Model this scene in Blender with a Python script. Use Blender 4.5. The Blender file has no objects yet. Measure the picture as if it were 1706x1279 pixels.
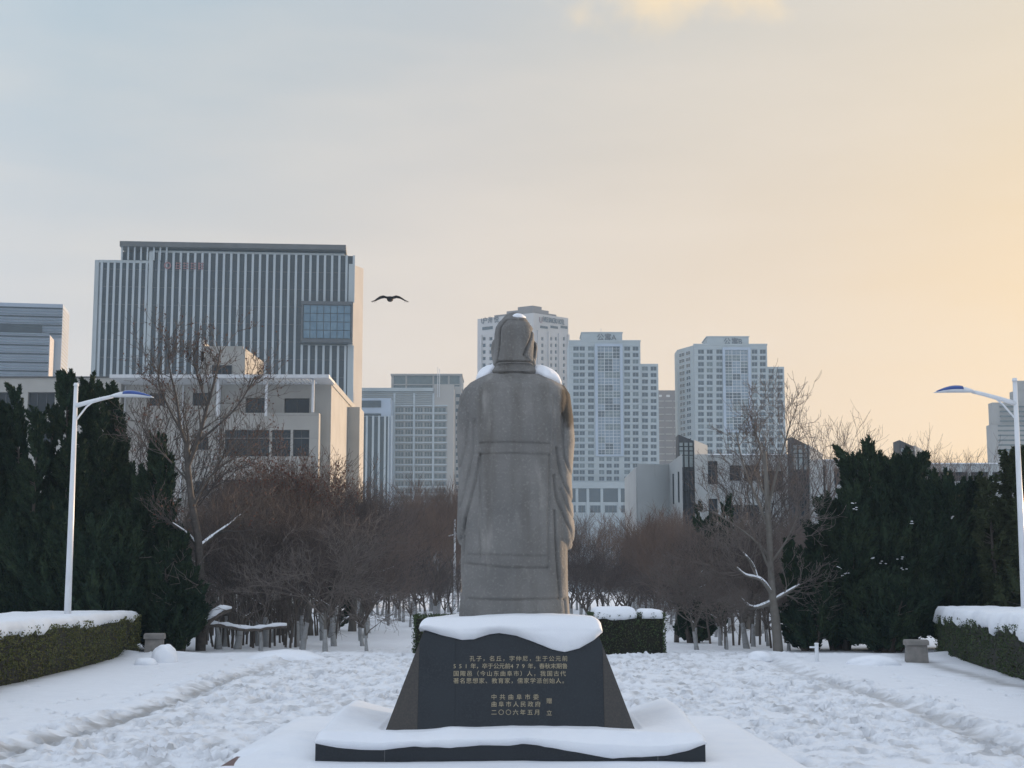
import bpy, bmesh, math, random
import numpy as np
from mathutils import Vector, Matrix
R = math.radians
rng = np.random.default_rng(7)
random.seed(7)
sc = bpy.context.scene
COL = sc.collection

# ------------------------------------------------------------------ camera
FPX, PITCH, EYE = 2560.0, R(7.58), 1.6
cam_d = bpy.data.cameras.new('camera'); cam = bpy.data.objects.new('camera', cam_d); COL.objects.link(cam)
cam_d.sensor_width = 36; cam_d.lens = 36*FPX/1706; cam_d.clip_start = 0.1; cam_d.clip_end = 6000
cam.location = (0, 0, EYE); cam.rotation_euler = (R(90)+PITCH, 0, 0)
sc.camera = cam
# ------------------------------------------------------------------ light
SUN_AZ, SUN_EL = R(50), R(3.8)            # azimuth to the right of the view axis (+Y)
SUN_STR, SUN_COL = 5.0, (1.0, 0.70, 0.44)
SKY_STR, EXPO = 0.10, 0.42
HAZE = 0.00027
sc.view_settings.view_transform = 'Standard'; sc.view_settings.look = 'None'
sc.view_settings.exposure = EXPO; sc.view_settings.gamma = 1; sc.view_settings.use_curve_mapping = False
sc.cycles.use_denoising = True
sc.cycles.max_bounces = 5; sc.cycles.diffuse_bounces = 3; sc.cycles.glossy_bounces = 3
sc.cycles.transparent_max_bounces = 6; sc.cycles.volume_bounces = 1
sc.cycles.sample_clamp_indirect = 4.0
sundir = Vector((math.sin(SUN_AZ)*math.cos(SUN_EL), math.cos(SUN_AZ)*math.cos(SUN_EL), math.sin(SUN_EL)))
sl = bpy.data.lights.new('sun', 'SUN'); sl.energy = SUN_STR; sl.angle = R(0.6); sl.color = SUN_COL
so = bpy.data.objects.new('sun', sl); COL.objects.link(so)
so.rotation_euler = (-sundir).to_track_quat('-Z', 'Y').to_euler(); so.location = (60, 60, 60)

def srgb(r, g, b):
    f = lambda c: (c/255/12.92) if c/255 <= .04045 else ((c/255+.055)/1.055)**2.4
    return (f(r), f(g), f(b), 1)

W = bpy.data.worlds.new('World'); sc.world = W; W.use_nodes = True
nt = W.node_tree; nt.nodes.clear()
def N(t, **k):
    n = nt.nodes.new(t)
    for a, v in k.items(): setattr(n, a, v)
    return n
L = lambda a, b: nt.links.new(a, b)
def wramp(stops):
    n = N('ShaderNodeValToRGB'); el = n.color_ramp.elements
    while len(el) < len(stops): el.new(.5)
    for e, (p, c) in zip(el, stops): e.position = p; e.color = srgb(*c)
    return n
def wmath(op, a, b=None, clamp=False):
    n = N('ShaderNodeMath', operation=op, use_clamp=clamp)
    for i, x in enumerate((a, b)):
        if x is None: continue
        if isinstance(x, (int, float)): n.inputs[i].default_value = x
        else: L(x, n.inputs[i])
    return n.outputs[0]
def wmix(f, a, b, bt='MIX'):
    n = N('ShaderNodeMix', data_type='RGBA', blend_type=bt)
    for s, x in ((0, f), (6, a), (7, b)):
        if isinstance(x, (int, float)): n.inputs[s].default_value = x
        elif isinstance(x, tuple): n.inputs[s].default_value = x
        else: L(x, n.inputs[s])
    return n.outputs[2]
tc = N('ShaderNodeTexCoord'); dirv = tc.outputs['Generated']
dotn = N('ShaderNodeVectorMath', operation='DOT_PRODUCT'); L(dirv, dotn.inputs[0]); dotn.inputs[1].default_value = sundir
t01 = wmath('MULTIPLY_ADD', dotn.outputs['Value'], .5); nt.nodes[-1].inputs[2].default_value = .5
sep = N('ShaderNodeSeparateXYZ'); L(dirv, sep.inputs[0]); ez = wmath('MAXIMUM', sep.outputs[2], 0.0)
hor = wramp([(0, (202, 212, 230)), (.5, (202, 206, 216)), (.70, (204, 196, 191)), (.80, (217, 198, 180)), (.885, (230, 200, 164)), (.945, (248, 206, 142)), (1, (252, 220, 160))])
upp = wramp([(0, (212, 224, 242)), (.5, (186, 206, 226)), (.70, (158, 178, 191)), (.80, (177, 181, 183)), (.885, (198, 190, 176)), (.945, (215, 199, 170)), (1, (238, 220, 186))])
L(t01, hor.inputs[0]); L(t01, upp.inputs[0])
zen = srgb(210, 224, 246)
mr = N('ShaderNodeMapRange', interpolation_type='SMOOTHSTEP'); L(ez, mr.inputs[0]); mr.inputs[1].default_value = 0.06; mr.inputs[2].default_value = .42
mr2 = N('ShaderNodeMapRange', interpolation_type='SMOOTHSTEP'); L(ez, mr2.inputs[0]); mr2.inputs[1].default_value = 0.3; mr2.inputs[2].default_value = .95
veil = wmix(mr.outputs[0], hor.outputs[0], upp.outputs[0])
veil = wmix(mr2.outputs[0], veil, zen)
# thin high cloud
mapn = N('ShaderNodeMapping'); L(dirv, mapn.inputs[0]); mapn.inputs['Scale'].default_value = (3, 3, 13)
nz = N('ShaderNodeTexNoise'); L(mapn.outputs[0], nz.inputs['Vector']); nz.inputs['Scale'].default_value = 1.6; nz.inputs['Detail'].default_value = 6
cf = N('ShaderNodeMapRange'); L(nz.outputs['Fac'], cf.inputs[0]); cf.inputs[1].default_value = .35; cf.inputs[2].default_value = .75; cf.inputs[4].default_value = .26
veil = wmix(cf.outputs[0], veil, srgb(232, 216, 198))
def pxdir(px, py):
    x = px-853; v = 639.5-py; c, s = math.cos(PITCH), math.sin(PITCH)
    return Vector((x, FPX*c - v*s, FPX*s + v*c))
# lit cloud tuft high over the axis
cd = pxdir(1120, -25).normalized()
dv = N('ShaderNodeVectorMath', operation='SUBTRACT'); L(dirv, dv.inputs[0]); dv.inputs[1].default_value = cd
ds = N('ShaderNodeVectorMath', operation='MULTIPLY'); L(dv.outputs[0], ds.inputs[0]); ds.inputs[1].default_value = (1/.070, 1/.070, 1/.026)
dl = N('ShaderNodeVectorMath', operation='LENGTH'); L(ds.outputs[0], dl.inputs[0])
nz2 = N('ShaderNodeTexNoise'); L(dirv, nz2.inputs['Vector']); nz2.inputs['Scale'].default_value = 26; nz2.inputs['Detail'].default_value = 5
cl = wmath('ADD', dl.outputs['Value'], wmath('MULTIPLY', wmath('SUBTRACT', nz2.outputs['Fac'], .5), 2.2))
cm = N('ShaderNodeMapRange', interpolation_type='SMOOTHSTEP'); L(cl, cm.inputs[0]); cm.inputs[1].default_value = 1.25; cm.inputs[2].default_value = .1; cm.inputs[3].default_value = 0; cm.inputs[4].default_value = .6
veil = wmix(cm.outputs[0], veil, srgb(255, 222, 165))
sky = N('ShaderNodeTexSky'); sky.sky_type = 'NISHITA'; sky.sun_disc = False
sky.sun_elevation = SUN_EL; sky.sun_rotation = SUN_AZ; sky.air_density = 1.0; sky.dust_density = 3.0; sky.ozone_density = 1.5
skyc = wmix(1.0, sky.outputs[0], (SKY_STR,)*3+(1,), 'MULTIPLY')
final = wmix(.86, skyc, veil)
bg = N('ShaderNodeBackground'); L(final, bg.inputs['Color']); bg.inputs['Strength'].default_value = 1.0
ow = N('ShaderNodeOutputWorld'); L(bg.outputs[0], ow.inputs[0])

def P(px, py, Y):
    d = pxdir(px, py); k = Y/d.y
    return Vector((d.x*k, Y, EYE+d.z*k))
def G(px, py, z=0.0):
    d = pxdir(px, py); k = (z-EYE)/d.z
    return Vector((d.x*k, d.y*k, z))

# ------------------------------------------------------------------ materials
MATS = {}
def mat(name, col, rough=.7, noise=None, noise2=None, bump=None, metal=0, spec=.5, sss=0, emit=None):
    """noise=(scale, colour, lo, hi[, zscale]) mixes a second colour in blotches; bump=(scale, strength, dist)"""
    if name in MATS: return MATS[name]
    m = bpy.data.materials.new(name); m.use_nodes = True; t = m.node_tree; b = t.nodes['Principled BSDF']
    b.inputs['Roughness'].default_value = rough; b.inputs['Metallic'].default_value = metal
    b.inputs['Specular IOR Level'].default_value = spec
    c4 = tuple(col)+(1,); b.inputs['Base Color'].default_value = c4
    tcn = t.nodes.new('ShaderNodeTexCoord'); cur = None
    for nn in (noise, noise2):
        if not nn: continue
        mp = t.nodes.new('ShaderNodeMapping'); t.links.new(tcn.outputs['Object'], mp.inputs[0])
        mp.inputs['Scale'].default_value = (1, 1, nn[4] if len(nn) > 4 else 1)
        n = t.nodes.new('ShaderNodeTexNoise'); n.inputs['Scale'].default_value = nn[0]; n.inputs['Detail'].default_value = 5
        t.links.new(mp.outputs[0], n.inputs['Vector'])
        r = t.nodes.new('ShaderNodeMapRange'); t.links.new(n.outputs['Fac'], r.inputs[0]); r.inputs[1].default_value = nn[2]; r.inputs[2].default_value = nn[3]
        x = t.nodes.new('ShaderNodeMix'); x.data_type = 'RGBA'; t.links.new(r.outputs[0], x.inputs[0])
        if cur is None: x.inputs[6].default_value = c4
        else: t.links.new(cur, x.inputs[6])
        x.inputs[7].default_value = tuple(nn[1])+(1,); cur = x.outputs[2]
    if cur is not None: t.links.new(cur, b.inputs['Base Color'])
    if bump:
        n = t.nodes.new('ShaderNodeTexNoise'); n.inputs['Scale'].default_value = bump[0]; n.inputs['Detail'].default_value = 6
        t.links.new(tcn.outputs['Object'], n.inputs['Vector'])
        bp = t.nodes.new('ShaderNodeBump'); bp.inputs['Strength'].default_value = bump[1]; bp.inputs['Distance'].default_value = bump[2]
        t.links.new(n.outputs['Fac'], bp.inputs['Height']); t.links.new(bp.outputs[0], b.inputs['Normal'])
    MATS[name] = m
    return m
SNOW = mat('snow', (.84, .86, .89), .55, noise=(3, (.78, .81, .86), .4, .8), bump=(14, .35, .02), spec=.3)
STONE_DK = mat('black_granite', (.010, .014, .019), .24, noise=(60, (.02, .026, .032), .45, .7), noise2=(2.2, (.016, .021, .027), .4, .7), spec=.38)
STONE_BR = mat('brown_granite', (.034, .030, .027), .25, noise=(60, (.05, .042, .035), .4, .7), spec=.5)
RED_GR = mat('red_granite', (.09, .03, .028), .4, noise=(40, (.13, .05, .04), .4, .7))
GOLD = mat('gilt_lettering', (.38, .32, .205), .5, noise=(7, (.2, .11, .06), .55, .75), metal=.2)
WHITE_METAL = mat('white_painted_metal', (.72, .74, .76), .35, noise=(6, (.62, .64, .67), .45, .75, .3))
BLUE_LENS = mat('blue_lamp_cover', (.02, .06, .24), .15, noise=(8, (.03, .08, .3), .4, .7))
def vary(m, lo, hi):
    t = m.node_tree; b = t.nodes['Principled BSDF']; oi = t.nodes.new('ShaderNodeObjectInfo'); x = t.nodes.new('ShaderNodeMix'); x.data_type = 'RGBA'
    t.links.new(oi.outputs['Random'], x.inputs[0]); x.inputs[6].default_value = lo+(1,); x.inputs[7].default_value = hi+(1,)
    y_ = t.nodes.new('ShaderNodeMix'); y_.data_type = 'RGBA'; y_.blend_type = 'MULTIPLY'; y_.inputs[0].default_value = 1
    src = b.inputs['Base Color'].links[0].from_socket; t.links.new(src, y_.inputs[6]); t.links.new(x.outputs[2], y_.inputs[7]); t.links.new(y_.outputs[2], b.inputs['Base Color'])
BARK = mat('grey_bark', (.075, .062, .052), .9, noise=(9, (.12, .1, .085), .4, .7, .3), bump=(30, .5, .02))
BARK_PALE = mat('pale_bark', (.13, .118, .104), .9, noise=(7, (.08, .07, .06), .4, .7, .4), bump=(30, .5, .02))
TWIG = mat('twigs', (.098, .079, .070), .9, noise=(3, (.13, .10, .085), .4, .7))
TWIG_RED = mat('reddish_twigs', (.15, .108, .088), .9, noise=(3, (.185, .13, .10), .4, .7))
vary(TWIG, (.6, .6, .62), (1.35, 1.3, 1.28)); vary(TWIG_RED, (.75, .8, .85), (1.2, 1.1, 1.0))
TWIG_PALE = mat('pale_twigs', (.125, .105, .094), .9, noise=(3, (.165, .138, .122), .4, .7))
LEAF_RED = mat('withered_leaves', (.11, .045, .032), .9, noise=(4, (.15, .075, .045), .4, .7))
LIME = mat('limewash', (.31, .315, .315), .8, noise=(8, (.24, .235, .23), .45, .75))
CONIFER = mat('juniper_foliage', (.018, .036, .019), .85, noise=(1.1, (.038, .058, .026), .42, .7), noise2=(14, (.013, .026, .019), .45, .7), spec=.2)
CONIFER2 = mat('pine_foliage', (.035, .048, .022), .85, noise=(1.5, (.05, .06, .028), .4, .7), spec=.2)
HEDGE = mat('hedge_leaves', (.105, .115, .036), .75, noise=(5, (.15, .125, .045), .45, .75), noise2=(22, (.05, .065, .02), .5, .72), spec=.3)
HEDGE_R = mat('hedge_leaves_dark', (.058, .088, .034), .75, noise=(5, (.085, .092, .036), .45, .75), noise2=(22, (.02, .036, .014), .45, .68), spec=.3)
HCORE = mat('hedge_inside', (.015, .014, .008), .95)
PLASTER = mat('white_plaster', (.36, .348, .32), .8, noise=(.5, (.31, .30, .275), .4, .75), noise2=(3, (.25, .243, .22), .62, .85, .15))
PLASTER_G = mat('grey_white_plaster', (.42, .44, .435), .8, noise=(.5, (.37, .385, .385), .4, .75), noise2=(3, (.31, .32, .315), .62, .85, .15))
CONC = mat('pale_concrete', (.33, .36, .365), .8, noise=(.12, (.29, .32, .325), .4, .7))
CONC_B = mat('blue_grey_cladding', (.32, .37, .44), .6, noise=(.12, (.28, .33, .4), .4, .7))
CONC_T = mat('taupe_cladding', (.30, .285, .265), .8, noise=(.12, (.26, .25, .235), .4, .7))
CONC_W = mat('pinkish_white_stone', (.45, .42, .405), .8, noise=(.12, (.40, .375, .36), .4, .7))
BROWNB = mat('brown_cladding', (.13, .10, .09), .6, noise=(.2, (.16, .125, .11), .4, .7))
FIN = mat('pale_fin', (.35, .385, .40), .5, noise=(.2, (.30, .335, .355), .4, .7))
GLASS = mat('dark_glass', (.009, .016, .022), .12, noise=(.35, (.02, .031, .038), .45, .7), spec=.4)
GLASS_B = mat('blue_glass', (.06, .12, .17), .12, noise=(.6, (.09, .16, .21), .42, .65), spec=.6)
GLASS_G = mat('green_grey_glass', (.085, .11, .105), .14, noise=(.5, (.055, .075, .08), .42, .65), spec=.6)
GLASS_H = mat('grey_blue_glass', (.12, .16, .20), .15, noise=(.3, (.16, .2, .24), .42, .65), spec=.6)
FRAME_D = mat('dark_frame', (.05, .055, .06), .5, noise=(4, (.07, .075, .08), .4, .7))
FRAME_W = mat('white_frame', (.55, .56, .57), .5, noise=(4, (.48, .49, .5), .4, .7))
ROOF_D = mat('dark_roof_edge', (.07, .07, .068), .5, noise=(.5, (.09, .09, .088), .4, .7))
SIGN_D = mat('sign_dark', (.05, .045, .05), .6)
SIGN_R = mat('sign_red', (.2, .085, .085), .6)
GREY_STONE = mat('grey_block_stone', (.19, .18, .165), .85, noise=(6, (.26, .24, .22), .4, .7), bump=(25, .4, .02))
FEATHER = mat('black_feathers', (.012, .011, .012), .7, noise=(20, (.03, .026, .024), .4, .7))
AC = mat('off_white_metal', (.55, .55, .53), .6, noise=(5, (.45, .45, .44), .4, .7))

# ------------------------------------------------------------------ mesh helpers
def obj_np(name, V, F, m, parent=None, mi=None, smooth=False, mats=None):
    me = bpy.data.meshes.new(name)
    V = np.asarray(V, dtype=np.float32)
    if isinstance(F, np.ndarray):
        k = F.shape[1]; nf = len(F)
        me.vertices.add(len(V)); me.vertices.foreach_set('co', V.ravel())
        me.loops.add(nf*k); me.loops.foreach_set('vertex_index', F.astype(np.int32).ravel())
        me.polygons.add(nf); me.polygons.foreach_set('loop_start', np.arange(0, nf*k, k, dtype=np.int32))
        me.update(calc_edges=True)
    else:
        me.from_pydata(V.tolist(), [], F)
    for x in (mats or [m]): me.materials.append(x)
    if mi is not None: me.polygons.foreach_set('material_index', np.asarray(mi, dtype=np.int32))
    if smooth: me.polygons.foreach_set('use_smooth', np.ones(len(me.polygons), dtype=bool))
    o = bpy.data.objects.new(name, me); COL.objects.link(o)
    if parent: o.parent = parent
    return o
class MB:
    def __init__(s): s.v = []; s.f = []; s.m = []
    def quad(s, a, b, c, d, m=0):
        n = len(s.v); s.v += [tuple(a), tuple(b), tuple(c), tuple(d)]; s.f.append((n, n+1, n+2, n+3)); s.m.append(m)
    def poly(s, pts, m=0):
        n = len(s.v); s.v += [tuple(p) for p in pts]; s.f.append(tuple(range(n, n+len(pts)))); s.m.append(m)
    def hexa(s, p, m=0, faces=((0, 3, 2, 1), (4, 5, 6, 7), (0, 1, 5, 4), (1, 2, 6, 5), (2, 3, 7, 6), (3, 0, 4, 7))):
        n = len(s.v); s.v += [tuple(q) for q in p]
        for f in faces: s.f.append(tuple(n+i for i in f)); s.m.append(m)
    def box(s, x0, x1, y0, y1, z0, z1, m=0):
        s.hexa([(x0, y0, z0), (x1, y0, z0), (x1, y1, z0), (x0, y1, z0), (x0, y0, z1), (x1, y0, z1), (x1, y1, z1), (x0, y1, z1)], m)
    def rings(s, rs, m=0, cap=True):
        n = len(s.v); k = len(rs[0])
        for r in rs: s.v += [tuple(p) for p in r]
        for i in range(len(rs)-1):
            for j in range(k):
                a = n+i*k+j; b = n+i*k+(j+1) % k
                s.f.append((a, b, b+k, a+k)); s.m.append(m)
        if cap:
            s.f.append(tuple(n+j for j in range(k))[::-1]); s.m.append(m)
            e = n+(len(rs)-1)*k; s.f.append(tuple(e+j for j in range(k))); s.m.append(m)
    def tube(s, pts, rad, k=8, m=0):
        pts = [Vector(p) for p in pts]; rs = []
        for i, p in enumerate(pts):
            d = (pts[min(i+1, len(pts)-1)]-pts[max(i-1, 0)]).normalized()
            a = d.orthogonal().normalized() if abs(d.z) > .9 else d.cross(Vector((0, 0, 1))).normalized()
            if abs(d.z) > .9: a = (Vector((1, 0, 0))-d*d.x).normalized()
            b = d.cross(a); r = rad[i] if hasattr(rad, '__len__') else rad
            rs.append([p+a*math.cos(2*math.pi*j/k)*r+b*math.sin(2*math.pi*j/k)*r for j in range(k)])
        s.rings(rs, m)
    def build(s, name, m, parent=None, smooth=False):
        ms = m if isinstance(m, list) else [m]
        return obj_np(name, s.v, s.f, None, parent, s.m, smooth, ms)
def setp(o, label=None, cat=None, group=None, kind=None):
    if label: o['label'] = label
    if cat: o['category'] = cat
    if group: o['group'] = group
    if kind: o['kind'] = kind
    return o
def thing(name, label, cat, loc=(0, 0, 0), rz=0, group=None):
    o = bpy.data.objects.new(name, None); COL.objects.link(o); o.location = loc; o.rotation_euler = (0, 0, rz)
    o.empty_display_size = .3
    return setp(o, label, cat, group)
def clone(o, loc=(0, 0, 0), parent=None):
    c = o.copy(); COL.objects.link(c); c.location = loc; c.parent = parent
    return c
def copy_thing(root, loc, rz=0, scale=1, label=None, group=None):
    c = root.copy(); COL.objects.link(c); c.location = loc; c.rotation_euler = (0, 0, rz)
    c.scale = scale if hasattr(scale, '__len__') else (scale,)*3
    if label: c['label'] = label
    if group: c['group'] = group
    for ch in list(root.children):
        d = ch.copy(); COL.objects.link(d); d.parent = c
        for g in list(ch.children):
            e = g.copy(); COL.objects.link(e); e.parent = d
    return c
def vnoise(x, y, seed=0):
    xi = np.floor(x).astype(np.int64); yi = np.floor(y).astype(np.int64); fx = x-xi; fy = y-yi
    fx = fx*fx*(3-2*fx); fy = fy*fy*(3-2*fy)
    def h(a, b):
        n = (a*374761393+b*668265263+seed*974634777) & 0x7fffffff
        n = ((n ^ (n >> 13))*1274126177) & 0x7fffffff
        return ((n ^ (n >> 16)) & 0xffff)/65535.0
    return (h(xi, yi)*(1-fx)+h(xi+1, yi)*fx)*(1-fy)+(h(xi, yi+1)*(1-fx)+h(xi+1, yi+1)*fx)*fy
def fbm(x, y, seed=0, o=3):
    s = 0; a = .5
    for i in range(o): s = s+a*(vnoise(x*2**i, y*2**i, seed+i)-.5); a *= .5
    return s

# ------------------------------------------------------------------ ground
TRL, TRR = -5.12, 5.45                       # shovelled gutter lines left and right
xs = np.concatenate([-np.geomspace(860, 14.2, 26), np.arange(-14, 14.01, .045), np.geomspace(14.2, 860, 26)])
ys = [-80, -40, -10, 4, 9]
y = 11.5
while y < 44: ys.append(y); y += .035*(y/14)**1.7
ys += list(np.geomspace(44.5, 960, 60)); ys = np.array(ys)
X, Yg = np.meshgrid(xs, ys)
trx = lambda Y_, b, s: b+s*(Y_-15)+.12*np.sin(Y_*.35)
xl = trx(Yg, TRL, 0); xr = trx(Yg, TRR-.2, .035)
inner = np.clip((X-xl)/.3, 0, 1)*np.clip((xr-X)/.3, 0, 1)          # trampled middle
near = np.clip((43-Yg)/3, 0, 1)
Z = -.06+fbm(X*.35, Yg*.35, 3)*.10*near+fbm(X*.06, Yg*.06, 9)*.3*np.clip((Yg-44)/20, 0, 1)
Z += fbm(X*2.2, Yg*2.2, 5)*.06*near*(.35+.65*inner)+fbm(X*5, Yg*2.8, 8, 2)*.045*near*(.12+.88*inner)+fbm(X*10, Yg*5, 18, 2)*.075*near*(.1+.9*inner)
Z += np.maximum(fbm(X*3.1+9, Yg*2.6, 15, 3), 0)*.07*near*inner
slush_and_dents = np.zeros_like(Z)
for cx, amp in ((xl, 1.0), (xr, .75)):
    wob = fbm(Yg*.9, X*0+3.3, 21)*.25
    d = X-cx-wob
    side = np.sign(cx)*1.0
    Z += -.05*np.exp(-(d/.16)**2)*near
    dd = (d-side*.42)/.26
    Z += (.03+.16*np.maximum(fbm(Yg*2.6, X*3.3, 31, 4)+.08, 0))*np.exp(-dd**2)*near+fbm(X*7, Yg*5, 33)*.05*np.exp(-(d/.8)**2)*near
    slush_and_dents = np.maximum(slush_and_dents, amp*np.clip(np.exp(-(d/.2)**2)*.95+fbm(X*5, Yg*4, 41, 4)*2.4*np.exp(-(d/.42)**2), 0, .95)*near*np.clip(1.35-(Yg-15)/26, .3, 1))
# edge of the paving: curb of ploughed snow
wobY = 38.6+fbm(X*.25, X*0+1, 51)*2.2
Z += (.07+.28*np.maximum(fbm(X*.55, X*0+7, 61)+.03, 0))*np.exp(-((Yg-wobY)/.55)**2)*np.clip((15-np.abs(X))/2, 0, 1)
slush_and_dents = np.maximum(slush_and_dents, np.clip(fbm(X*5, Yg*2.6, 83, 4)*3.2-.12, 0, .6)*near*inner)
slush_and_dents = np.maximum(slush_and_dents, np.clip(.75*np.exp(-((np.abs(X)-(7.95+(Yg-18)*.083))/.28)**2)+.5*fbm(X*4, Yg*4, 71), 0, .85)*near*(np.abs(X) > 7)*np.exp(-((np.abs(X)-(7.95+(Yg-18)*.083))/.5)**2))
nfp = 0
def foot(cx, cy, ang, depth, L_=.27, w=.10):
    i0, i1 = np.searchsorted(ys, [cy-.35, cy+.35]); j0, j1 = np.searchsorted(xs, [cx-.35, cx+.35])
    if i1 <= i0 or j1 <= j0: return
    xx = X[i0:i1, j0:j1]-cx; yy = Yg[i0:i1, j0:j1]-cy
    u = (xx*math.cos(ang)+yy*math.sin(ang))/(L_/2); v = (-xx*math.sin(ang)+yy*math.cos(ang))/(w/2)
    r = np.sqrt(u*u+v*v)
    slush_and_dents[i0:i1, j0:j1] = np.maximum(slush_and_dents[i0:i1, j0:j1], np.clip((1.0-r)*1.6, 0, 1)*min(.9, depth*12))  # print bottoms also coloured darker with depth, giving the dents contrast by colour
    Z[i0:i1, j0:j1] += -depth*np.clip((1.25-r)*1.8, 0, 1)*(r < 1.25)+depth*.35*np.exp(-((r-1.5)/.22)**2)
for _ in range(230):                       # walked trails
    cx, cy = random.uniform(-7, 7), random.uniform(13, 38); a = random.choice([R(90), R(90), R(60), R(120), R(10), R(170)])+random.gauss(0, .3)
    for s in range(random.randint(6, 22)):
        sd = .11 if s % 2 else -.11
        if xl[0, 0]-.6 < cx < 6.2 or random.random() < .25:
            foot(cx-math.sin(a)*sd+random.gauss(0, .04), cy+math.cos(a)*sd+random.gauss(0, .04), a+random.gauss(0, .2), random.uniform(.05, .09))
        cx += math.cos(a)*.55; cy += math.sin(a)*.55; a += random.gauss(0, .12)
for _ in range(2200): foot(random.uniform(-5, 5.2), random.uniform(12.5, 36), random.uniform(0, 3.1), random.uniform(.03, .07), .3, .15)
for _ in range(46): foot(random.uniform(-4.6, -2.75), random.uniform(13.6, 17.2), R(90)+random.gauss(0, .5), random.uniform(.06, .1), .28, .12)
# shovelled bed under the monument stays low
Z = np.where((np.abs(X-0.0) < 2.55) & (Yg > 13.0) & (Yg < 19.8), -.10, Z)
ny, nx = X.shape
idx = np.arange(ny*nx).reshape(ny, nx)
F = np.stack([idx[:-1, :-1], idx[:-1, 1:], idx[1:, 1:], idx[1:, :-1]], -1).reshape(-1, 4)
gm = bpy.data.materials.new('snowy_ground'); gm.use_nodes = True; t = gm.node_tree; b = t.nodes['Principled BSDF']
at = t.nodes.new('ShaderNodeAttribute'); at.attribute_name = 'slush_and_dents'
n1 = t.nodes.new('ShaderNodeTexNoise'); n1.inputs['Scale'].default_value = 5; n1.inputs['Detail'].default_value = 6
tcn = t.nodes.new('ShaderNodeTexCoord'); t.links.new(tcn.outputs['Object'], n1.inputs['Vector'])
mx = t.nodes.new('ShaderNodeMix'); mx.data_type = 'RGBA'; mx.inputs[6].default_value = (.84, .86, .89, 1); mx.inputs[7].default_value = (.74, .76, .79, 1); t.links.new(n1.outputs['Fac'], mx.inputs[0])
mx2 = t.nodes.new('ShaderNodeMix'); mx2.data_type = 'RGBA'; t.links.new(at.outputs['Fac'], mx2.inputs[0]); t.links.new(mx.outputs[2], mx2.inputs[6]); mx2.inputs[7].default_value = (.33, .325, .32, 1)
t.links.new(mx2.outputs[2], b.inputs['Base Color']); b.inputs['Roughness'].default_value = .6; b.inputs['Specular IOR Level'].default_value = .3
n2 = t.nodes.new('ShaderNodeTexNoise'); n2.inputs['Scale'].default_value = 22; n2.inputs['Detail'].default_value = 5; t.links.new(tcn.outputs['Object'], n2.inputs['Vector'])
bp = t.nodes.new('ShaderNodeBump'); bp.inputs['Strength'].default_value = .5; bp.inputs['Distance'].default_value = .025; t.links.new(n2.outputs['Fac'], bp.inputs['Height']); t.links.new(bp.outputs[0], b.inputs['Normal'])
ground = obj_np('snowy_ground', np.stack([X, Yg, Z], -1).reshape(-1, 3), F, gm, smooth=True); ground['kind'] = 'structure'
a_ = ground.data.attributes.new('slush_and_dents', 'FLOAT', 'POINT'); a_.data.foreach_set('value', slush_and_dents.astype(np.float32).ravel())
def gz(x, y):
    i = min(max(np.searchsorted(ys, y), 1), ny-1); j = min(max(np.searchsorted(xs, x), 1), nx-1)
    return float(Z[i, j])

# low platform with a smooth snow sheet
pf = MB(); pf.box(-2.68, 2.66, 13.05, 19.7, -.14, -.02); o = pf.build('stone_platform', RED_GR); o['kind'] = 'structure'
gx = np.linspace(-2.72, 2.69, 80); gy = np.linspace(12.9, 19.75, 90); PX, PY = np.meshgrid(gx, gy)
e = np.minimum(np.minimum(PX+2.72, 2.69-PX), np.minimum(PY-12.9, 19.75-PY))
pz = -.015+.035*np.sqrt(np.clip(e/.12, 0, 1))+fbm(PX*.9, PY*.9, 77)*.03+fbm(PX*6, PY*6, 78)*.006
pz += .13*np.exp(-((PX+2.2)/.35)**2-((PY-15.9)/1.1)**2)
cut = (PX < -2.35+.25*fbm(PY*1.5, PX*0, 79)) & (PY < 15.3) & (PY > 14.2)
pz = np.where(cut, pz-.05*np.clip((-2.35-PX)/.2, 0, 1), pz)
i2 = np.arange(pz.size).reshape(pz.shape)
F2 = np.stack([i2[:-1, :-1], i2[:-1, 1:], i2[1:, 1:], i2[1:, :-1]], -1).reshape(-1, 4)
o = obj_np('snow_sheet', np.stack([PX, PY, pz], -1).reshape(-1, 3), F2, SNOW, smooth=True); o['kind'] = 'structure'

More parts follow.
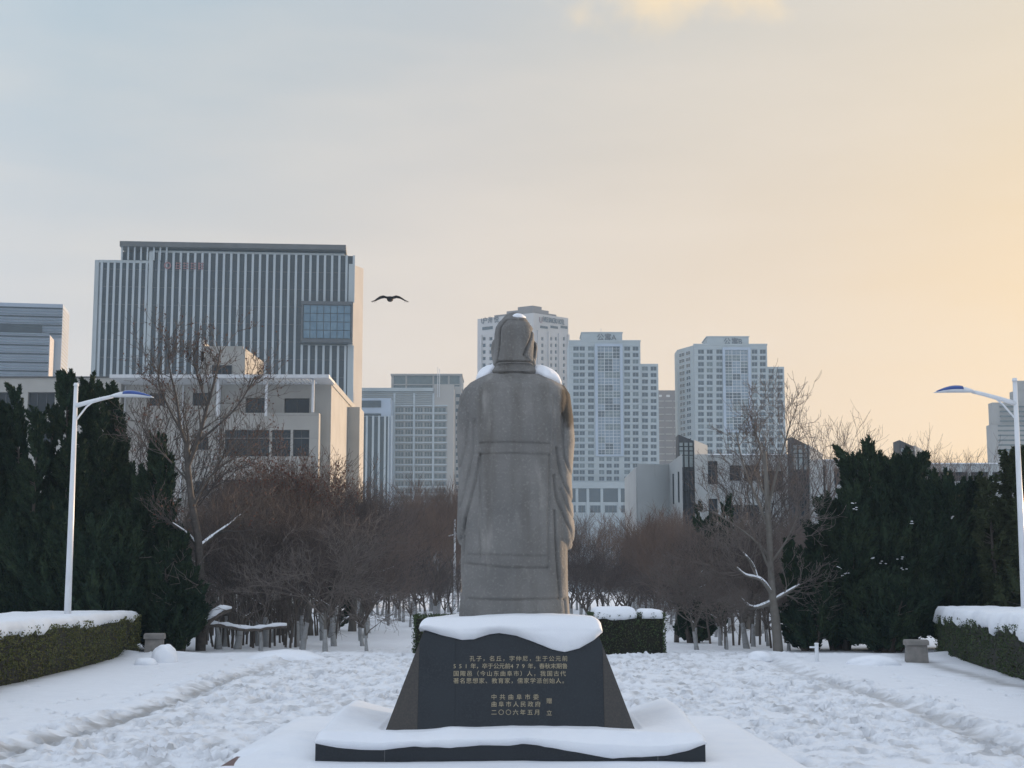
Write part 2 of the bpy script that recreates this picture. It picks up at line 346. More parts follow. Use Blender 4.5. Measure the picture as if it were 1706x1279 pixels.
# ------------------------------------------------------------------ buildings
class Fac:
    """vertical facade plane through (px at height py, distance Y), turned by th: s along it, z up, d inward"""
    def __init__(s, px, Y, th=0.0, py=700):
        p = P(px, py, Y); s.o = Vector((p.x, p.y, 0)); s.th = th
        s.u = Vector((math.cos(th), math.sin(th), 0)); s.n = Vector((math.sin(th), -math.cos(th), 0))
    def hit(s, px, py):
        d = pxdir(px, py); c = Vector((0, 0, EYE)); k = (s.n.dot(s.o-c))/s.n.dot(d); h = c+d*k
        return (s.u.dot(h-s.o), h.z)
    def rect(s, x0, y0, x1, y1):
        a = s.hit(x0, (y0+y1)/2)[0]; b = s.hit(x1, (y0+y1)/2)[0]; xm = (x0+x1)/2
        return (a, b, s.hit(xm, y1)[1], s.hit(xm, y0)[1])
    def pt(s, a, z, d=0): return s.u*a+Vector((0, 0, z))-s.n*d          # local to the thing placed at s.o
    def box(s, mb, a0, a1, z0, z1, d0, d1, m=0):
        mb.hexa([s.pt(a0, z0, d0), s.pt(a1, z0, d0), s.pt(a1, z0, d1), s.pt(a0, z0, d1), s.pt(a0, z1, d0), s.pt(a1, z1, d0), s.pt(a1, z1, d1), s.pt(a0, z1, d1)], m)
    def wall(s, mb, a0, a1, z0, z1, holes, rev=.3, d=0, m=0):
        holes = [(max(h[0], a0), min(h[1], a1), max(h[2], z0), min(h[3], z1)) for h in holes]
        holes = [h for h in holes if h[1]-h[0] > .05 and h[3]-h[2] > .05]
        ca = sorted(set([a0, a1]+[round(h[i], 3) for h in holes for i in (0, 1)])); cz = sorted(set([z0, z1]+[round(h[i], 3) for h in holes for i in (2, 3)]))
        for i in range(len(ca)-1):
            am = (ca[i]+ca[i+1])/2; run = None
            hs = [h for h in holes if h[0] < am < h[1]]
            for j in range(len(cz)-1):
                zm = (cz[j]+cz[j+1])/2
                if any(h[2] < zm < h[3] for h in hs):
                    if run is not None: mb.quad(s.pt(ca[i], run, d), s.pt(ca[i+1], run, d), s.pt(ca[i+1], cz[j], d), s.pt(ca[i], cz[j], d), m); run = None
                elif run is None: run = cz[j]
            if run is not None: mb.quad(s.pt(ca[i], run, d), s.pt(ca[i+1], run, d), s.pt(ca[i+1], z1, d), s.pt(ca[i], z1, d), m)
        for (x0, x1, y0, y1) in holes:
            e = d+rev
            mb.quad(s.pt(x0, y0, d), s.pt(x0, y0, e), s.pt(x0, y1, e), s.pt(x0, y1, d), m); mb.quad(s.pt(x1, y0, d), s.pt(x1, y1, d), s.pt(x1, y1, e), s.pt(x1, y0, e), m)
            mb.quad(s.pt(x0, y0, d), s.pt(x1, y0, d), s.pt(x1, y0, e), s.pt(x0, y0, e), m); mb.quad(s.pt(x0, y1, d), s.pt(x0, y1, e), s.pt(x1, y1, e), s.pt(x1, y1, d), m)
    def shell(s, mb, a0, a1, z0, z1, dep, d=0, m=0, roof=1):            # sides, back, roof of a block whose front is a wall()
        mb.quad(s.pt(a0, z0, d), s.pt(a0, z1, d), s.pt(a0, z1, dep), s.pt(a0, z0, dep), m); mb.quad(s.pt(a1, z0, d), s.pt(a1, z0, dep), s.pt(a1, z1, dep), s.pt(a1, z1, d), m)
        mb.quad(s.pt(a0, z0, dep), s.pt(a0, z1, dep), s.pt(a1, z1, dep), s.pt(a1, z0, dep), m)
        if roof: mb.quad(s.pt(a0, z1, d), s.pt(a1, z1, d), s.pt(a1, z1, dep), s.pt(a0, z1, dep), m)
WCACHE = {}
def window_mesh(w, h, cols, rows, fr, gm_, fm, fd):
    k = (round(w, 2), round(h, 2), cols, rows, fr, gm_.name, fm.name)
    if k in WCACHE: return WCACHE[k]
    mb = MB()
    mb.quad((0, fd, 0), (w, fd, 0), (w, fd, h), (0, fd, h), 0)
    if fr > 0:
        for c in range(cols+1):
            x = c*w/cols; x0 = min(max(x-fr/2, 0), w-fr); mb.box(x0, x0+fr, 0, fd-.004, 0, h, 1)
        for r_ in range(rows+1):
            z = r_*h/rows; z0 = min(max(z-fr/2, 0), h-fr)
            for c in range(cols):
                mb.box(c*w/cols+fr*.75, (c+1)*w/cols-fr*.75, .006, fd-.004, z0, z0+fr, 1)
    me = bpy.data.meshes.new('window'); me.from_pydata([tuple(v) for v in mb.v], [], mb.f)
    me.materials.append(gm_); me.materials.append(fm); me.polygons.foreach_set('material_index', mb.m)
    WCACHE[k] = me
    return me
def put_window(F_, parent, r, d=.22, cols=2, rows=1, fr=.1, glass=None, frame=None, name='window', fd=.06):
    w, h = r[1]-r[0], r[3]-r[2]
    me = window_mesh(w, h, cols, rows, fr, glass or GLASS, frame or FRAME_D, fd)
    o = bpy.data.objects.new(name, me); COL.objects.link(o); o.parent = parent
    o.location = F_.pt(r[0], r[2], d); o.rotation_euler = (0, 0, F_.th)
    return o
def glyph(name, text, size, m, parent, loc, rot, ext=0.0, align='LEFT', bold=0.0, sx=1.0):
    cu = bpy.data.curves.new(name, 'FONT'); cu.body = text; cu.size = size; cu.extrude = ext; cu.align_x = align; cu.offset = bold
    cu.resolution_u = 2
    tmp = bpy.data.objects.new(name, cu); COL.objects.link(tmp)
    dg = bpy.context.evaluated_depsgraph_get(); me = bpy.data.meshes.new_from_object(tmp.evaluated_get(dg))
    bpy.data.objects.remove(tmp); bpy.data.curves.remove(cu)
    me.materials.clear(); me.materials.append(m)
    o = bpy.data.objects.new(name, me); COL.objects.link(o); o.parent = parent; o.location = loc; o.rotation_euler = rot; o.scale = (sx, 1, 1)
    return o

# --- finned office tower (left)
F = Fac(155, 350, R(4.5)); T = thing('office_tower', 'tall office tower with white vertical fins and projecting blue glass box', 'office tower', F.o)
H = F.hit; s = lambda px, py=520: H(px, py)[0]; z = lambda py, px=370: H(px, py)[1]
zl = z(433, 180); zm = z(421); zt = z(410, 400); w1 = s(246); we = s(588); ws = s(197)
mb = MB(); F.box(mb, s(155), s(162), 0, zl, 0, 17.5); F.box(mb, s(162), w1, 0, zl-.6, .5, 17.3); F.box(mb, s(162), w1, zl-.6, zl, -.2, 17.4)
F.box(mb, w1, we, 0, zm-.1, .9, 18); F.box(mb, w1, we-2.2, zm-.1, zm+.35, .2, 17.8)
F.box(mb, we-1.1, we, 0, zm-2.2, -.3, 18.2); F.box(mb, w1, w1+.9, 0, zm-.05, -.4, .9); mb.build('wall', CONC, T)
qb = P(603.5, 600, 366)-F.o; zbk = P(603, 447, 366).z; qf = F.pt(we+.02, 0, -.2)
mb = MB(); mb.hexa([qf, Vector((qb.x, qb.y, 0)), Vector((qb.x-6, qb.y+3, 0)), F.pt(we+.02, 0, 17), qf+Vector((0, 0, zm-2.4)), Vector((qb.x, qb.y, zbk)), Vector((qb.x-6, qb.y+3, zbk)), F.pt(we+.02, zm-2.4, 17)]); mb.build('side_wall', CONC_T, T)
mb = MB(); F.box(mb, ws, s(575), z(415)+.1, zt+.5, -1.2, 15.0); mb.build('roof_canopy', ROOF_D, T)
mb = MB(); F.box(mb, ws+.3, w1-.3, zl, z(421)+.2, 1.5, 14); F.box(mb, w1+.5, s(574), zm+.35, z(415)+.1, 1.3, 14); mb.build('roof_storey', GLASS, T)
for px in np.linspace(199, 274, 8):
    mb = MB(); F.box(mb, s(px), s(px)+.35, zl+.02, z(415)+.1, -.6, -.2); mb.build('roof_post', FIN, T)
fl = np.arange(zm-4.3, 6, -4.15); bx = (s(503), s(588.5), z(573, 545), z(505, 545))
fins_l = [164.5+10.75*i for i in range(8)]; fins_m = [248+12.08*i for i in range(29)]
def strip(a0, a1, zz0, zz1, d):
    mb = MB(); F.box(mb, a0, a1, zz0, zz1, d, d+.3); return mb.build('glass_strip', GLASS if random.random() < .6 else MATS['dark_glass'], T)
for fs, top, dd in ((fins_l, zl-.6, .28), (fins_m, zm-.12, .6)):
    for i, px in enumerate(fs):
        a = s(px, 540)
        seg = [(8, top)]
        if dd == .6 and bx[0]-.5 < a < bx[1]: seg = [(8, bx[2]-.3), (bx[3]+.3, top)]
        for (q0, q1) in seg:
            mb = MB(); F.box(mb, a, a+.52, q0, q1, -.25, dd); mb.build('fin', FIN, T)
            if i < len(fs)-1: strip(a+.54, s(fs[i+1], 540)-.02, q0, q1, dd-.06)
for q in fl:
    mb = MB(); F.box(mb, w1+1, we-1.2, q, q+.16, .42, .56); F.box(mb, s(164), w1-.1, q, q+.16, .16, .24); mb.build('floor_band', FRAME_D, T)
mb = MB(); F.box(mb, bx[0], bx[1], bx[2], bx[2]+.8, -2.6, .8); F.box(mb, bx[0], bx[1], bx[3]-.8, bx[3], -2.6, .8); F.box(mb, bx[0], bx[0]+.4, bx[2]+.8, bx[3]-.8, -2.6, .8); F.box(mb, bx[1]-.4, bx[1], bx[2]+.8, bx[3]-.8, -2.6, .8)
F.box(mb, bx[0]+.4, bx[1]-.4, bx[2]+.8, bx[3]-.8, -1.9, .7)
bay = mb.build('glass_bay', FRAME_D, T)
for i in range(7):
    for j in range(4):
        ww = (bx[1]-bx[0]-1)/7; hh = (bx[3]-bx[2]-1.8)/4
        mb = MB(); F.box(mb, bx[0]+.5+i*ww+.08, bx[0]+.5+(i+1)*ww-.08, bx[2]+.9+j*hh+.1, bx[2]+.9+(j+1)*hh-.06, -2.35, -2.2); mb.build('pane', GLASS_B, bay)
a0 = s(270); zz = z(444); sg = MB()
for k in range(14):
    an = k/14*6.283
    p = F.pt(a0+1.0+.85*math.cos(an), zz+.85*math.sin(an), -.42); q = F.pt(a0+1.0+.85*math.cos(an+.45), zz+.85*math.sin(an+.45), -.42)
    r_ = F.pt(a0+1.0+.5*math.cos(an+.45), zz+.5*math.sin(an+.45), -.42); r2 = F.pt(a0+1.0+.5*math.cos(an), zz+.5*math.sin(an), -.42); sg.quad(p, q, r_, r2)
sg.build('sign_emblem', SIGN_R, T)
rs = random.Random(5)
for c in range(4):
    sg = MB()
    c0 = a0+2.7+c*1.75
    for k in range(3): zq = zz-.75+k*.62; F.box(sg, c0+.1, c0+1.35, zq, zq+.17, -.45, -.35)
    for k in range(2): F.box(sg, c0+.25+k*.7+rs.uniform(-.1, .1), c0+.43+k*.7, zz-.85, zz+.8, -.52, -.46)
    sg.build('sign_character', SIGN_R, T)

# --- far left banded tower
F = Fac(-60, 412, R(9)); T = thing('banded_tower', 'pale blue tower with horizontal bands at the left edge of the skyline', 'tower', F.o)
H = F.hit; s = lambda px, py=560: H(px, py)[0]; z = lambda py, px=60: H(px, py)[1]
mb = MB(); F.box(mb, s(-60), s(103), 0, z(508), 0, 14); F.box(mb, s(-60), s(102.6), z(508), z(505), .3, 13.6); mb.build('wall', CONC_B, T)
yy = 512; k = 0
while yy < 640:
    xr_ = 103 if yy < 563 else 90.5; dd = 0 if yy < 563 else -9
    mb = MB(); F.box(mb, s(-60), s(xr_)-.05, z(yy+2.2), z(yy), dd-.35, dd+.02)
    if yy >= 563: pass
    mb.build('window_band', GLASS_H if k % 3 else GLASS, T); yy += 4.7; k += 1
mb = MB(); F.box(mb, s(-60), s(91), 0, z(566), -9, -.05); mb.build('lower_block', CONC_B, T)
mb = MB(); F.box(mb, s(-40), s(70), z(562), z(543), -.6, -.36); mb.build('glass_panel', GLASS, T)
for i in range(20):
    yq = 512+i*6
    mb = MB(); mb.quad(F.pt(s(103)+.06, z(yq+2), .5), F.pt(s(103)+.06, z(yq+2), 13.8), F.pt(s(103)+.06, z(yq), 13.8), F.pt(s(103)+.06, z(yq), .5)); mb.build('side_band', CONC_T, T)
mb = MB(); mb.quad(F.pt(s(91)+.05, 0, -8.9), F.pt(s(91)+.05, 0, -.1), F.pt(s(91)+.05, z(567), -.1), F.pt(s(91)+.05, z(567), -8.9)); mb.build('side_sun_tint', CONC_W, T)  # sunlit look of this flank put into a paler, pinkish sheet

# --- middle slab behind
F = Fac(600, 560); T = thing('gridded_slab_block', 'taupe gridded office block between finned tower and statue', 'office block', F.o)
H = F.hit; s = lambda px, py=740: H(px, py)[0]; z = lambda py, px=680: H(px, py)[1]
cols = [(622, 641), (643, 655.5), (658, 672.5), (674.5, 688), (691, 704.5), (706.5, 720.5), (723, 743)]
cols = cols[1:] ; holes = []
for i in range(17):
    y0 = 678+i*12.3
    for c in cols: holes.append(F.rect(c[0], y0, c[1], y0+8.6))
    if i < 2: holes.append(F.rect(622, y0, 641, y0+8.6))
mb = MB(); F.wall(mb, s(600), s(756), 0, z(647), holes, .8); F.shell(mb, s(600), s(756), 0, z(647), 24)
F.box(mb, s(756), s(768), 0, z(640), 6, 26); mb.build('wall', CONC_T, T)
for h in holes: put_window(F, T, h, .5, 3, 1, .18, GLASS_G, CONC_T)
for px in (656.5, 689.5, 721.7):
    mb = MB(); F.box(mb, s(px)-.35, s(px)+.35, 0, z(655), -.7, 0); mb.build('pilaster', FIN, T)
for i in range(18):
    mb = MB(); F.box(mb, s(642), s(745), z(676.6+i*12.3), z(676.6+i*12.3)+.45, -.45, 0); mb.build('ledge', FIN, T)
mb = MB(); F.box(mb, s(648), s(768), z(647), z(618), 8, 26); mb.build('penthouse', GLASS_G, T)
for (x0, x1) in ((648, 652), (672, 675), (718, 721), (744, 747), (764, 768)):
    mb = MB(); F.box(mb, s(x0), s(x1), z(646), z(621), 7.6, 8); mb.build('penthouse_post', CONC_T, T)
mb = MB(); F.box(mb, s(647), s(769), z(621), z(618), 7, 27); F.box(mb, s(648), s(768), z(637), z(635), 7.5, 8); mb.build('penthouse_roof', CONC_T, T)
mb = MB()
for k in range(7): F.box(mb, s(600), s(720), z(653+k*3.2+1.2), z(653+k*3.2), -.5, -.05)
mb.build('louvre_band', CONC, T)
mb = MB(); F.box(mb, s(600), s(722), z(652), z(646.5), -1.2, .0); mb.build('roof_edge', CONC, T)
mb = MB(); F.box(mb, s(723), s(756.4), z(900), z(641.5), -.35, 0) if False else F.box(mb, s(745), s(756.4), 0, z(641.5), -.4, 0); F.box(mb, s(722.5), s(745), z(676), z(641.5), -.4, 0); mb.build('blank_panel', mat('warm_taupe', (.32, .295, .265), .8, noise=(.1, (.29, .27, .25), .4, .7)), T)
for i in range(15):
    put_window(F, T, F.rect(758, 652+i*12.3, 766, 659+i*12.3), 5.9, 1, 1, .15, GLASS, CONC_T)
mb = MB(); F.box(mb, s(728.5), s(729.3), z(662), z(612), -1.1, -.8); F.box(mb, s(731.5), s(732.3), z(662), z(615), -1.1, -.8); mb.build('mast', FRAME_W, T)
# front finned wing
mb = MB(); F.box(mb, s(596), s(655.5), 0, z(671), -14, -1.3); mb.build('wing_wall', CONC_B, T)
F2_ = Fac(600, 546); s2 = lambda px, py=760: (F2_.hit(px, py)[0]+F2_.o.x-F.o.x)
for i, px in enumerate((599, 609, 619.5, 629.5, 639.5, 646, 651.5)):
    w_ = 3.2 if px < 645 else 2.2
    mb = MB(); F.box(mb, s2(px), s2(px+w_), 4, z(702)+.5, -14.7, -14.02); mb.build('fin', FIN, T)
for (x0, x1) in ((602.5, 608.8), (612.5, 619.2), (623, 629.2), (633, 639.2), (643, 646)):
    mb = MB(); F.box(mb, s2(x0), s2(x1), 4, z(701), -14.3, -14.02); mb.build('glass_strip', GLASS, T)
mb = MB(); F.box(mb, s2(598), s2(634), z(686), z(675), -14.35, -14.02); F.box(mb, s2(598), s2(634), z(700), z(696), -14.35, -14.02); mb.build('dark_band', GLASS, T)

# --- corner hotel behind the statue's head
corner = P(889, 700, 800)
T = thing('corner_hotel', 'white hotel tower with a lettered roof parapet behind the statue head', 'hotel', (corner.x, corner.y, 0))
FL = Fac(889, 800, R(-32)); FR = Fac(889, 800, R(40))
sL = FL.hit(795, 700)[0]; sR = FR.hit(947.5, 700)[0]; zt = FL.hit(889, 521)[1]
mb = MB()
hl = []; hr = []
for i in range(26):
    y0 = 561+i*11
    for (x0, x1) in ((803.5, 809), (815, 820.5), (826, 829), (838, 844), (850, 856), (868, 874)):
        hl.append(FL.rect(x0, y0, x1, y0+6))
    for (x0, x1) in ((902, 905.5), (916.5, 920), (924.5, 928), (938, 941.5)):
        hr.append(FR.rect(x0, y0, x1, y0+6))
FL.wall(mb, sL, 0, 0, zt, hl, .8); FR.wall(mb, 0, sR, 0, zt, hr, .8)
pa, pb, pc = FL.pt(sL, 0), FR.pt(sR, 0), FL.pt(sL, 0)+FR.pt(sR, 0)
up = Vector((0, 0, zt))
mb.quad(pb, pc, pc+up, pb+up); mb.quad(pc, pa, pa+up, pc+up); mb.quad(pa+up, up, pb+up, pc+up); mb.build('wall', CONC_W, T)
for h in hl: put_window(FL, T, h, .6, 1, 1, .12, GLASS, CONC_W)
for h in hr: put_window(FR, T, h, .6, 1, 1, .12, GLASS, CONC_W)
for px in (802, 823, 846, 862):
    mb = MB(); a = FL.hit(px, 600)[0]; FL.box(mb, a-.5, a+.5, 0, zt-9, -.8, 0); mb.build('pilaster', CONC_W, T)
for px in (896.5, 914, 931.5, 946):
    mb = MB(); a = FR.hit(px, 600)[0]; FR.box(mb, a-.6, a+.6, 0, zt-9, -.8, 0); mb.build('pilaster', CONC_W, T)
for (x0, x1) in ((900, 912), (917, 929), (934, 945)):
    r = FR.rect(x0, 543, x1, 547); mb = MB(); FR.box(mb, *r, -.3, -.01); mb.build('dark_panel', GLASS, T)
r = FL.rect(804, 544, 821, 549); mb = MB(); FL.box(mb, *r, -.3, -.01); mb.build('dark_panel', GLASS, T)
for k, (f0, f1, hh) in enumerate(((.06, .72, 1.2), (.06, .5, 2.6), (.06, .3, 4.2))):
    mb = MB(); q = [FL.pt(sL*f1, zt)+FR.pt(sR*.04, 0), FL.pt(sL*.04, zt)+FR.pt(sR*.04, 0), FL.pt(sL*.04, zt)+FR.pt(sR*f1, 0), FL.pt(sL*f1, zt)+FR.pt(sR*f1, 0)]
    zz0 = Vector((0, 0, (0, 1.2, 2.6)[k])); zz1 = Vector((0, 0, hh)); mb.hexa([p_+zz0 for p_ in q]+[p_+zz1 for p_ in q]); mb.build('roof_step', BROWNB, T)
r = FR.rect(900, 529.5, 945, 541)
glyph('sign_lettering', 'FAPLE BANCERO HOTEL', 3.9, SIGN_D, T, FR.pt(FR.hit(903.5, 535)[0], FR.hit(922, 541)[1]+.9, -.4), (R(90), 0, FR.th), .1, sx=.36, bold=.03)
glyph('sign_emblem', 'U', 4.2, SIGN_R, T, FR.pt(FR.hit(897.5, 535)[0], FR.hit(899, 541)[1]+1.2, -.4), (R(90), 0, FR.th), .1, sx=.8, bold=.03)
glyph('sign_emblem', 'U', 4.0, SIGN_D, T, FL.pt(FL.hit(802, 535)[0], FL.hit(806, 541)[1]+.8, -.4), (R(90), 0, FL.th), .1, sx=.7, bold=.03)
glyph('sign_lettering', '户海 悦', 3.9, SIGN_D, T, FL.pt(FL.hit(805, 535)[0], FL.hit(806, 541)[1]+.8, -.4), (R(90), 0, FL.th), .1, sx=.8, bold=.03)

# --- apartment towers A and B
def apartments(label, letter, X0, top, pent, cols, bay, wing, rows, body_x, chamfer=None, extra_rows=4, dist=700, letters_px=None, left_ext=None):
    F = Fac(body_x[0], dist); T = thing('apartment_tower', label, 'apartment tower', F.o)
    H = F.hit; xm = sum(body_x)/2
    s = lambda px, py=680: H(px, py)[0]; z = lambda py: H(xm, py)[1]
    pitch = rows[1]; y_first = rows[0]; n = rows[2]; holes = []; wholes = []
    for i in range(n):
        y0 = y_first+i*pitch
        for c in cols:
            holes.append(F.rect(c[0], y0, c[1], y0+7.0))
        if y0 > bay[3]-2:
            w_ = (bay[1]-bay[0])/4
            for k in range(3): holes.append(F.rect(bay[0]+2+k*(w_*1.32), y0, bay[0]+2+k*(w_*1.32)+9, y0+7.0))
        if y0 > wing[2]:
            for c in wing[3]: wholes.append(F.rect(c[0], y0, c[1], y0+7.0))
    bayr = F.rect(bay[0], bay[2], bay[1], bay[3])
    mb = MB(); F.wall(mb, s(body_x[0]), s(body_x[1]), 0, z(top), holes+[bayr], .7); F.shell(mb, s(body_x[0]), s(body_x[1]), 0, z(top), 26)
    if chamfer:
        c0 = H(chamfer, 680)[0]; 
        p0, p1 = F.pt(0, 0), F.pt(c0*1.02, 0, 14); u_ = Vector((0, 0, z(top)))
        mb.quad(p1, p0, p0+u_, p1+u_); mb.quad(F.pt(c0*1.02, 0, 26), p1, p1+u_, F.pt(c0*1.02, 0, 26)+u_); mb.poly([p0+u_, F.pt(0, 0, 26)+u_, F.pt(c0*1.02, 0, 26)+u_, p1+u_])
    mb.build('wall', CONC, T)
    mb = MB(); F.wall(mb, s(wing[0]), s(wing[1]), 0, z(wing[2]), wholes, .7, d=1.6); F.shell(mb, s(wing[0])+.02, s(wing[1]), 0, z(wing[2]), 22, d=1.6); mb.build('wing_wall', CONC, T)
    if left_ext:
        mb = MB(); F.box(mb, s(left_ext), s(body_x[0])-.05, 0, z(top)-.8, 3, 20); mb.build('side_wall', CONC, T)
    for h in holes: put_window(F, T, h, .5, 2, 1, .07, GLASS if random.random() < .75 else GLASS_G, CONC_B)
    for h in wholes: put_window(F, T, h, 2.1, 2, 1, .07, GLASS if random.random() < .75 else GLASS_G, CONC_B)
    if chamfer:
        th = math.atan2(F.pt(0, 0, 0).y-p1.y, -p1.x); FC = Fac(body_x[0], dist); FC.th = th; FC.u = Vector((math.cos(th), math.sin(th), 0)); FC.n = Vector((math.sin(th), -math.cos(th), 0))
        ln = (p1-p0).length
        for i in range(n):
            zz = z(y_first+i*pitch+7.0)
            for (f0, f1) in ((-.88, -.55), (-.46, -.2)):
                put_window(FC, T, (f0*ln, f1*ln, zz, zz+1.9), -.12, 2, 1, .12, GLASS, FRAME_W)
    # glazed balcony bay: one glazed unit per storey and bay
    bw = bayr[1]-bayr[0]; parts_ = [0, .31, .68, 1]
    i = 0
    while y_first+i*pitch < bay[3]-4:
        zz1 = z(y_first+i*pitch-1.5); zz0 = max(z(y_first+(i+1)*pitch-1.5), bayr[2]); 
        for k in range(3):
            put_window(F, T, (bayr[0]+parts_[k]*bw, bayr[0]+parts_[k+1]*bw-.02, zz0, zz1-.05), .35, 2, 2, .11, random.choice([GLASS_H, GLASS_G, GLASS, GLASS_H]), FRAME_W, name='glazed_balcony')
        i += 1
    mb = MB(); fw = .95; F.box(mb, bayr[0]-fw*1.3, bayr[0]-.02, bayr[2]-.8, bayr[3]+1.2, -.8, .0); F.box(mb, bayr[1]+.02, bayr[1]+fw*1.3, bayr[2]-.8, bayr[3]+1.2, -.8, .0); F.box(mb, bayr[0]-.02, bayr[1]+.02, bayr[3]+.02, bayr[3]+1.2, -.8, .0); F.box(mb, bayr[0]-.02, bayr[1]+.02, bayr[2]-.8, bayr[2]-.02, -.8, 0)
    mb.build('bay_surround', CONC_B, T)
    for (q0, q1) in zip(cols[:-1], cols[1:]):
        pass
    mb = MB(); F.box(mb, s(pent[0]), s(pent[1]), z(top), z(pent[2]), .6, 18); F.box(mb, s(pent[0])-.3, s(pent[1])+.3, z(pent[2]), z(pent[2])+.4, .3, 18.3); mb.build('penthouse', CONC, T)
    for i in range(n+1):
        mb = MB(); zz = z(y_first+i*pitch-1.6)-.1; F.box(mb, s(body_x[0])+.05, bayr[0]-fw*1.3-.05, zz, zz+.3, -.22, -.01); mb.build('ledge', FIN, T); mb = MB(); F.box(mb, bayr[1]+fw*1.3+.05, s(body_x[1])-.05, zz, zz+.3, -.22, -.01); mb.build('ledge', FIN, T)
    mb = MB(); F.box(mb, s(body_x[0])-.2, s(body_x[1])+.2, z(top), z(top)+.7, -.2, .6); mb.build('parapet', CONC, T)
    for ch, px in zip(('公', '寓', letter), letters_px):
        glyph('sign_character', ch, 3.4, SIGN_D, T, F.pt(s(px)-1.6, z(pent[2]+11)-.2, .45), (R(90), 0, 0), .12, bold=.03)
    return F, T
FA, TA = apartments('white apartment tower with 公寓A on its roof block, right beside statue', 'A', 950, 569, (970, 1038, 554),
    [(955, 964.5), (965.5, 974.5), (979.5, 989.8), (1040, 1050), (1054, 1064)], (996, 1033.5, 577, 757), (1068.5, 1098, 605, [(1070, 1080.2), (1084.5, 1094.5)]), (576.8, 10.84, 26), (948.5, 1068), letters_px=(1001, 1013.5, 1025.5))
mb = MB(); FA.box(mb, FA.hit(1002, 560)[0], FA.hit(1002, 560)[0]+.2, FA.hit(1002, 554)[1], FA.hit(1002, 544)[1], 5, 5.2); mb.build('mast', FRAME_W, TA)
mb = MB(); z0, z1 = FA.hit(1000, 815)[1], FA.hit(1000, 805)[1]; FA.box(mb, -2, FA.hit(1062, 810)[0], z0, z1, -8, -.9); FA.box(mb, -2, FA.hit(1062, 810)[0], 0, z0-6.2, -7, -.9); mb.build('podium', CONC, TA)
mb = MB(); FA.box(mb, -1.5, FA.hit(1060, 810)[0], z0-6.2, z0, -6, -1); mb.build('podium_glazing', GLASS, TA)
for px in (960, 978, 1001, 1030, 1045, 1060):
    a = FA.hit(px, 820)[0]; mb = MB(); FA.box(mb, a-.6, a+.6, 0, z0, -7.6, -7.02); mb.build('podium_column', CONC, TA)
for (x0, x1) in ((955, 974), (982, 1000), (1006, 1026), (1033, 1052)):
    put_window(FA, TA, FA.rect(x0, 843, x1, 855), -7.1, 3, 1, .2, GLASS, FRAME_D)
apartments('white apartment tower with 公寓B on its roof block, angled left flank', 'B', 1160, 575, (1180, 1250, 561),
    [(1163, 1173), (1177.5, 1187.5), (1193.5, 1204), (1252.5, 1262), (1266, 1276)], (1209, 1247, 583, 717), (1280, 1309, 610, [(1281.5, 1290.5), (1296, 1305.5)]), (582, 10.4, 26), (1157.5, 1280), chamfer=1135.5, letters_px=(1213.5, 1226.5, 1238))

# --- brown tower between A and B
F = Fac(1098, 780); T = thing('brown_tower', 'slim dark brown tower between the two white apartment towers', 'tower', F.o); H = F.hit
s = lambda px, py=740: H(px, py)[0]; z = lambda py, px=1115: H(px, py)[1]
mb = MB(); F.box(mb, s(1096), s(1133), 0, z(650), 0, 20); mb.build('wall', BROWNB, T)
for i in range(18):
    mb = MB(); F.box(mb, s(1096), s(1130), z(668+i*11)-.25, z(668+i*11)+.25, -.4, -.01); mb.build('floor_band', CONC_T, T)
for px in (1108, 1121.5, 1130.5):
    mb = MB(); F.box(mb, s(px)-.35, s(px)+.35, 0, z(664), -.55, -.42); mb.build('pilaster', BROWNB, T)
for (x0, x1) in ((1098, 1102.5), (1110, 1116)):
    put_window(F, T, F.rect(x0, 657.5, x1, 661), -.08, 1, 1, .0, FRAME_W, FRAME_W)
# --- grey tower at the right edge
F = Fac(1643, 520); T = thing('stepped_grey_tower', 'stepped grey tower at the far right edge behind the lamp', 'tower', F.o); H = F.hit
s = lambda px, py=720: H(px, py)[0]; z = lambda py, px=1680: H(px, py)[1]
mb = MB(); F.box(mb, s(1651), s(1790), 0, z(707), 0, 5); F.box(mb, s(1655.5), s(1790), z(707), z(670), .5, 4.8); F.box(mb, s(1692), s(1790), z(670), z(651), 1, 4.6); F.box(mb, s(1699), s(1780), z(651), z(633), 1.5, 4.4); mb.build('wall', CONC_T, T)
for i in range(14):
    mb = MB(); yq = 676+i*8; F.box(mb, s(1658 if yq < 707 else 1653)+2.0, s(1700)+20, z(yq+2.4), z(yq), -.2, .45); mb.build('window_band', GLASS_G, T)

# --- white campus building, left
F = Fac(-150, 140); T = thing('left_campus_hall', 'cream campus hall below the finned tower with rooftop stair tower', 'campus building', F.o); H = F.hit
s = lambda px, py=700: H(px, py)[0]; z = lambda py, px=300: H(px, py)[1]
def block(F, mb, x0, x1, ytop, holes, d0, dep, roof=True):
    a0, a1 = s(x0), s(x1); zt = z(ytop); F.wall(mb, a0, a1, 0, zt, holes, .35, d=d0); F.shell(mb, a0, a1, 0, zt, dep, d=d0)
def sh(r, d):      # move a px rectangle read on the facade plane to a plane d metres deeper, seen from the camera
    k = (140+d)/140; return r
hA = [F.rect(-60, 653, -10, 686), F.rect(-4, 653, 32, 686), F.rect(46, 653, 91, 687), F.rect(130, 653, 165, 687), F.rect(-4, 722, 32, 758), F.rect(60, 722, 91, 758), F.rect(130, 722, 165, 758)]
hB = [F.rect(245, 653, 272, 674), F.rect(318, 652, 344, 674), F.rect(246, 724, 272, 746), F.rect(321, 725, 344, 748), F.rect(246, 800, 272, 822), F.rect(321, 800, 344, 822)]
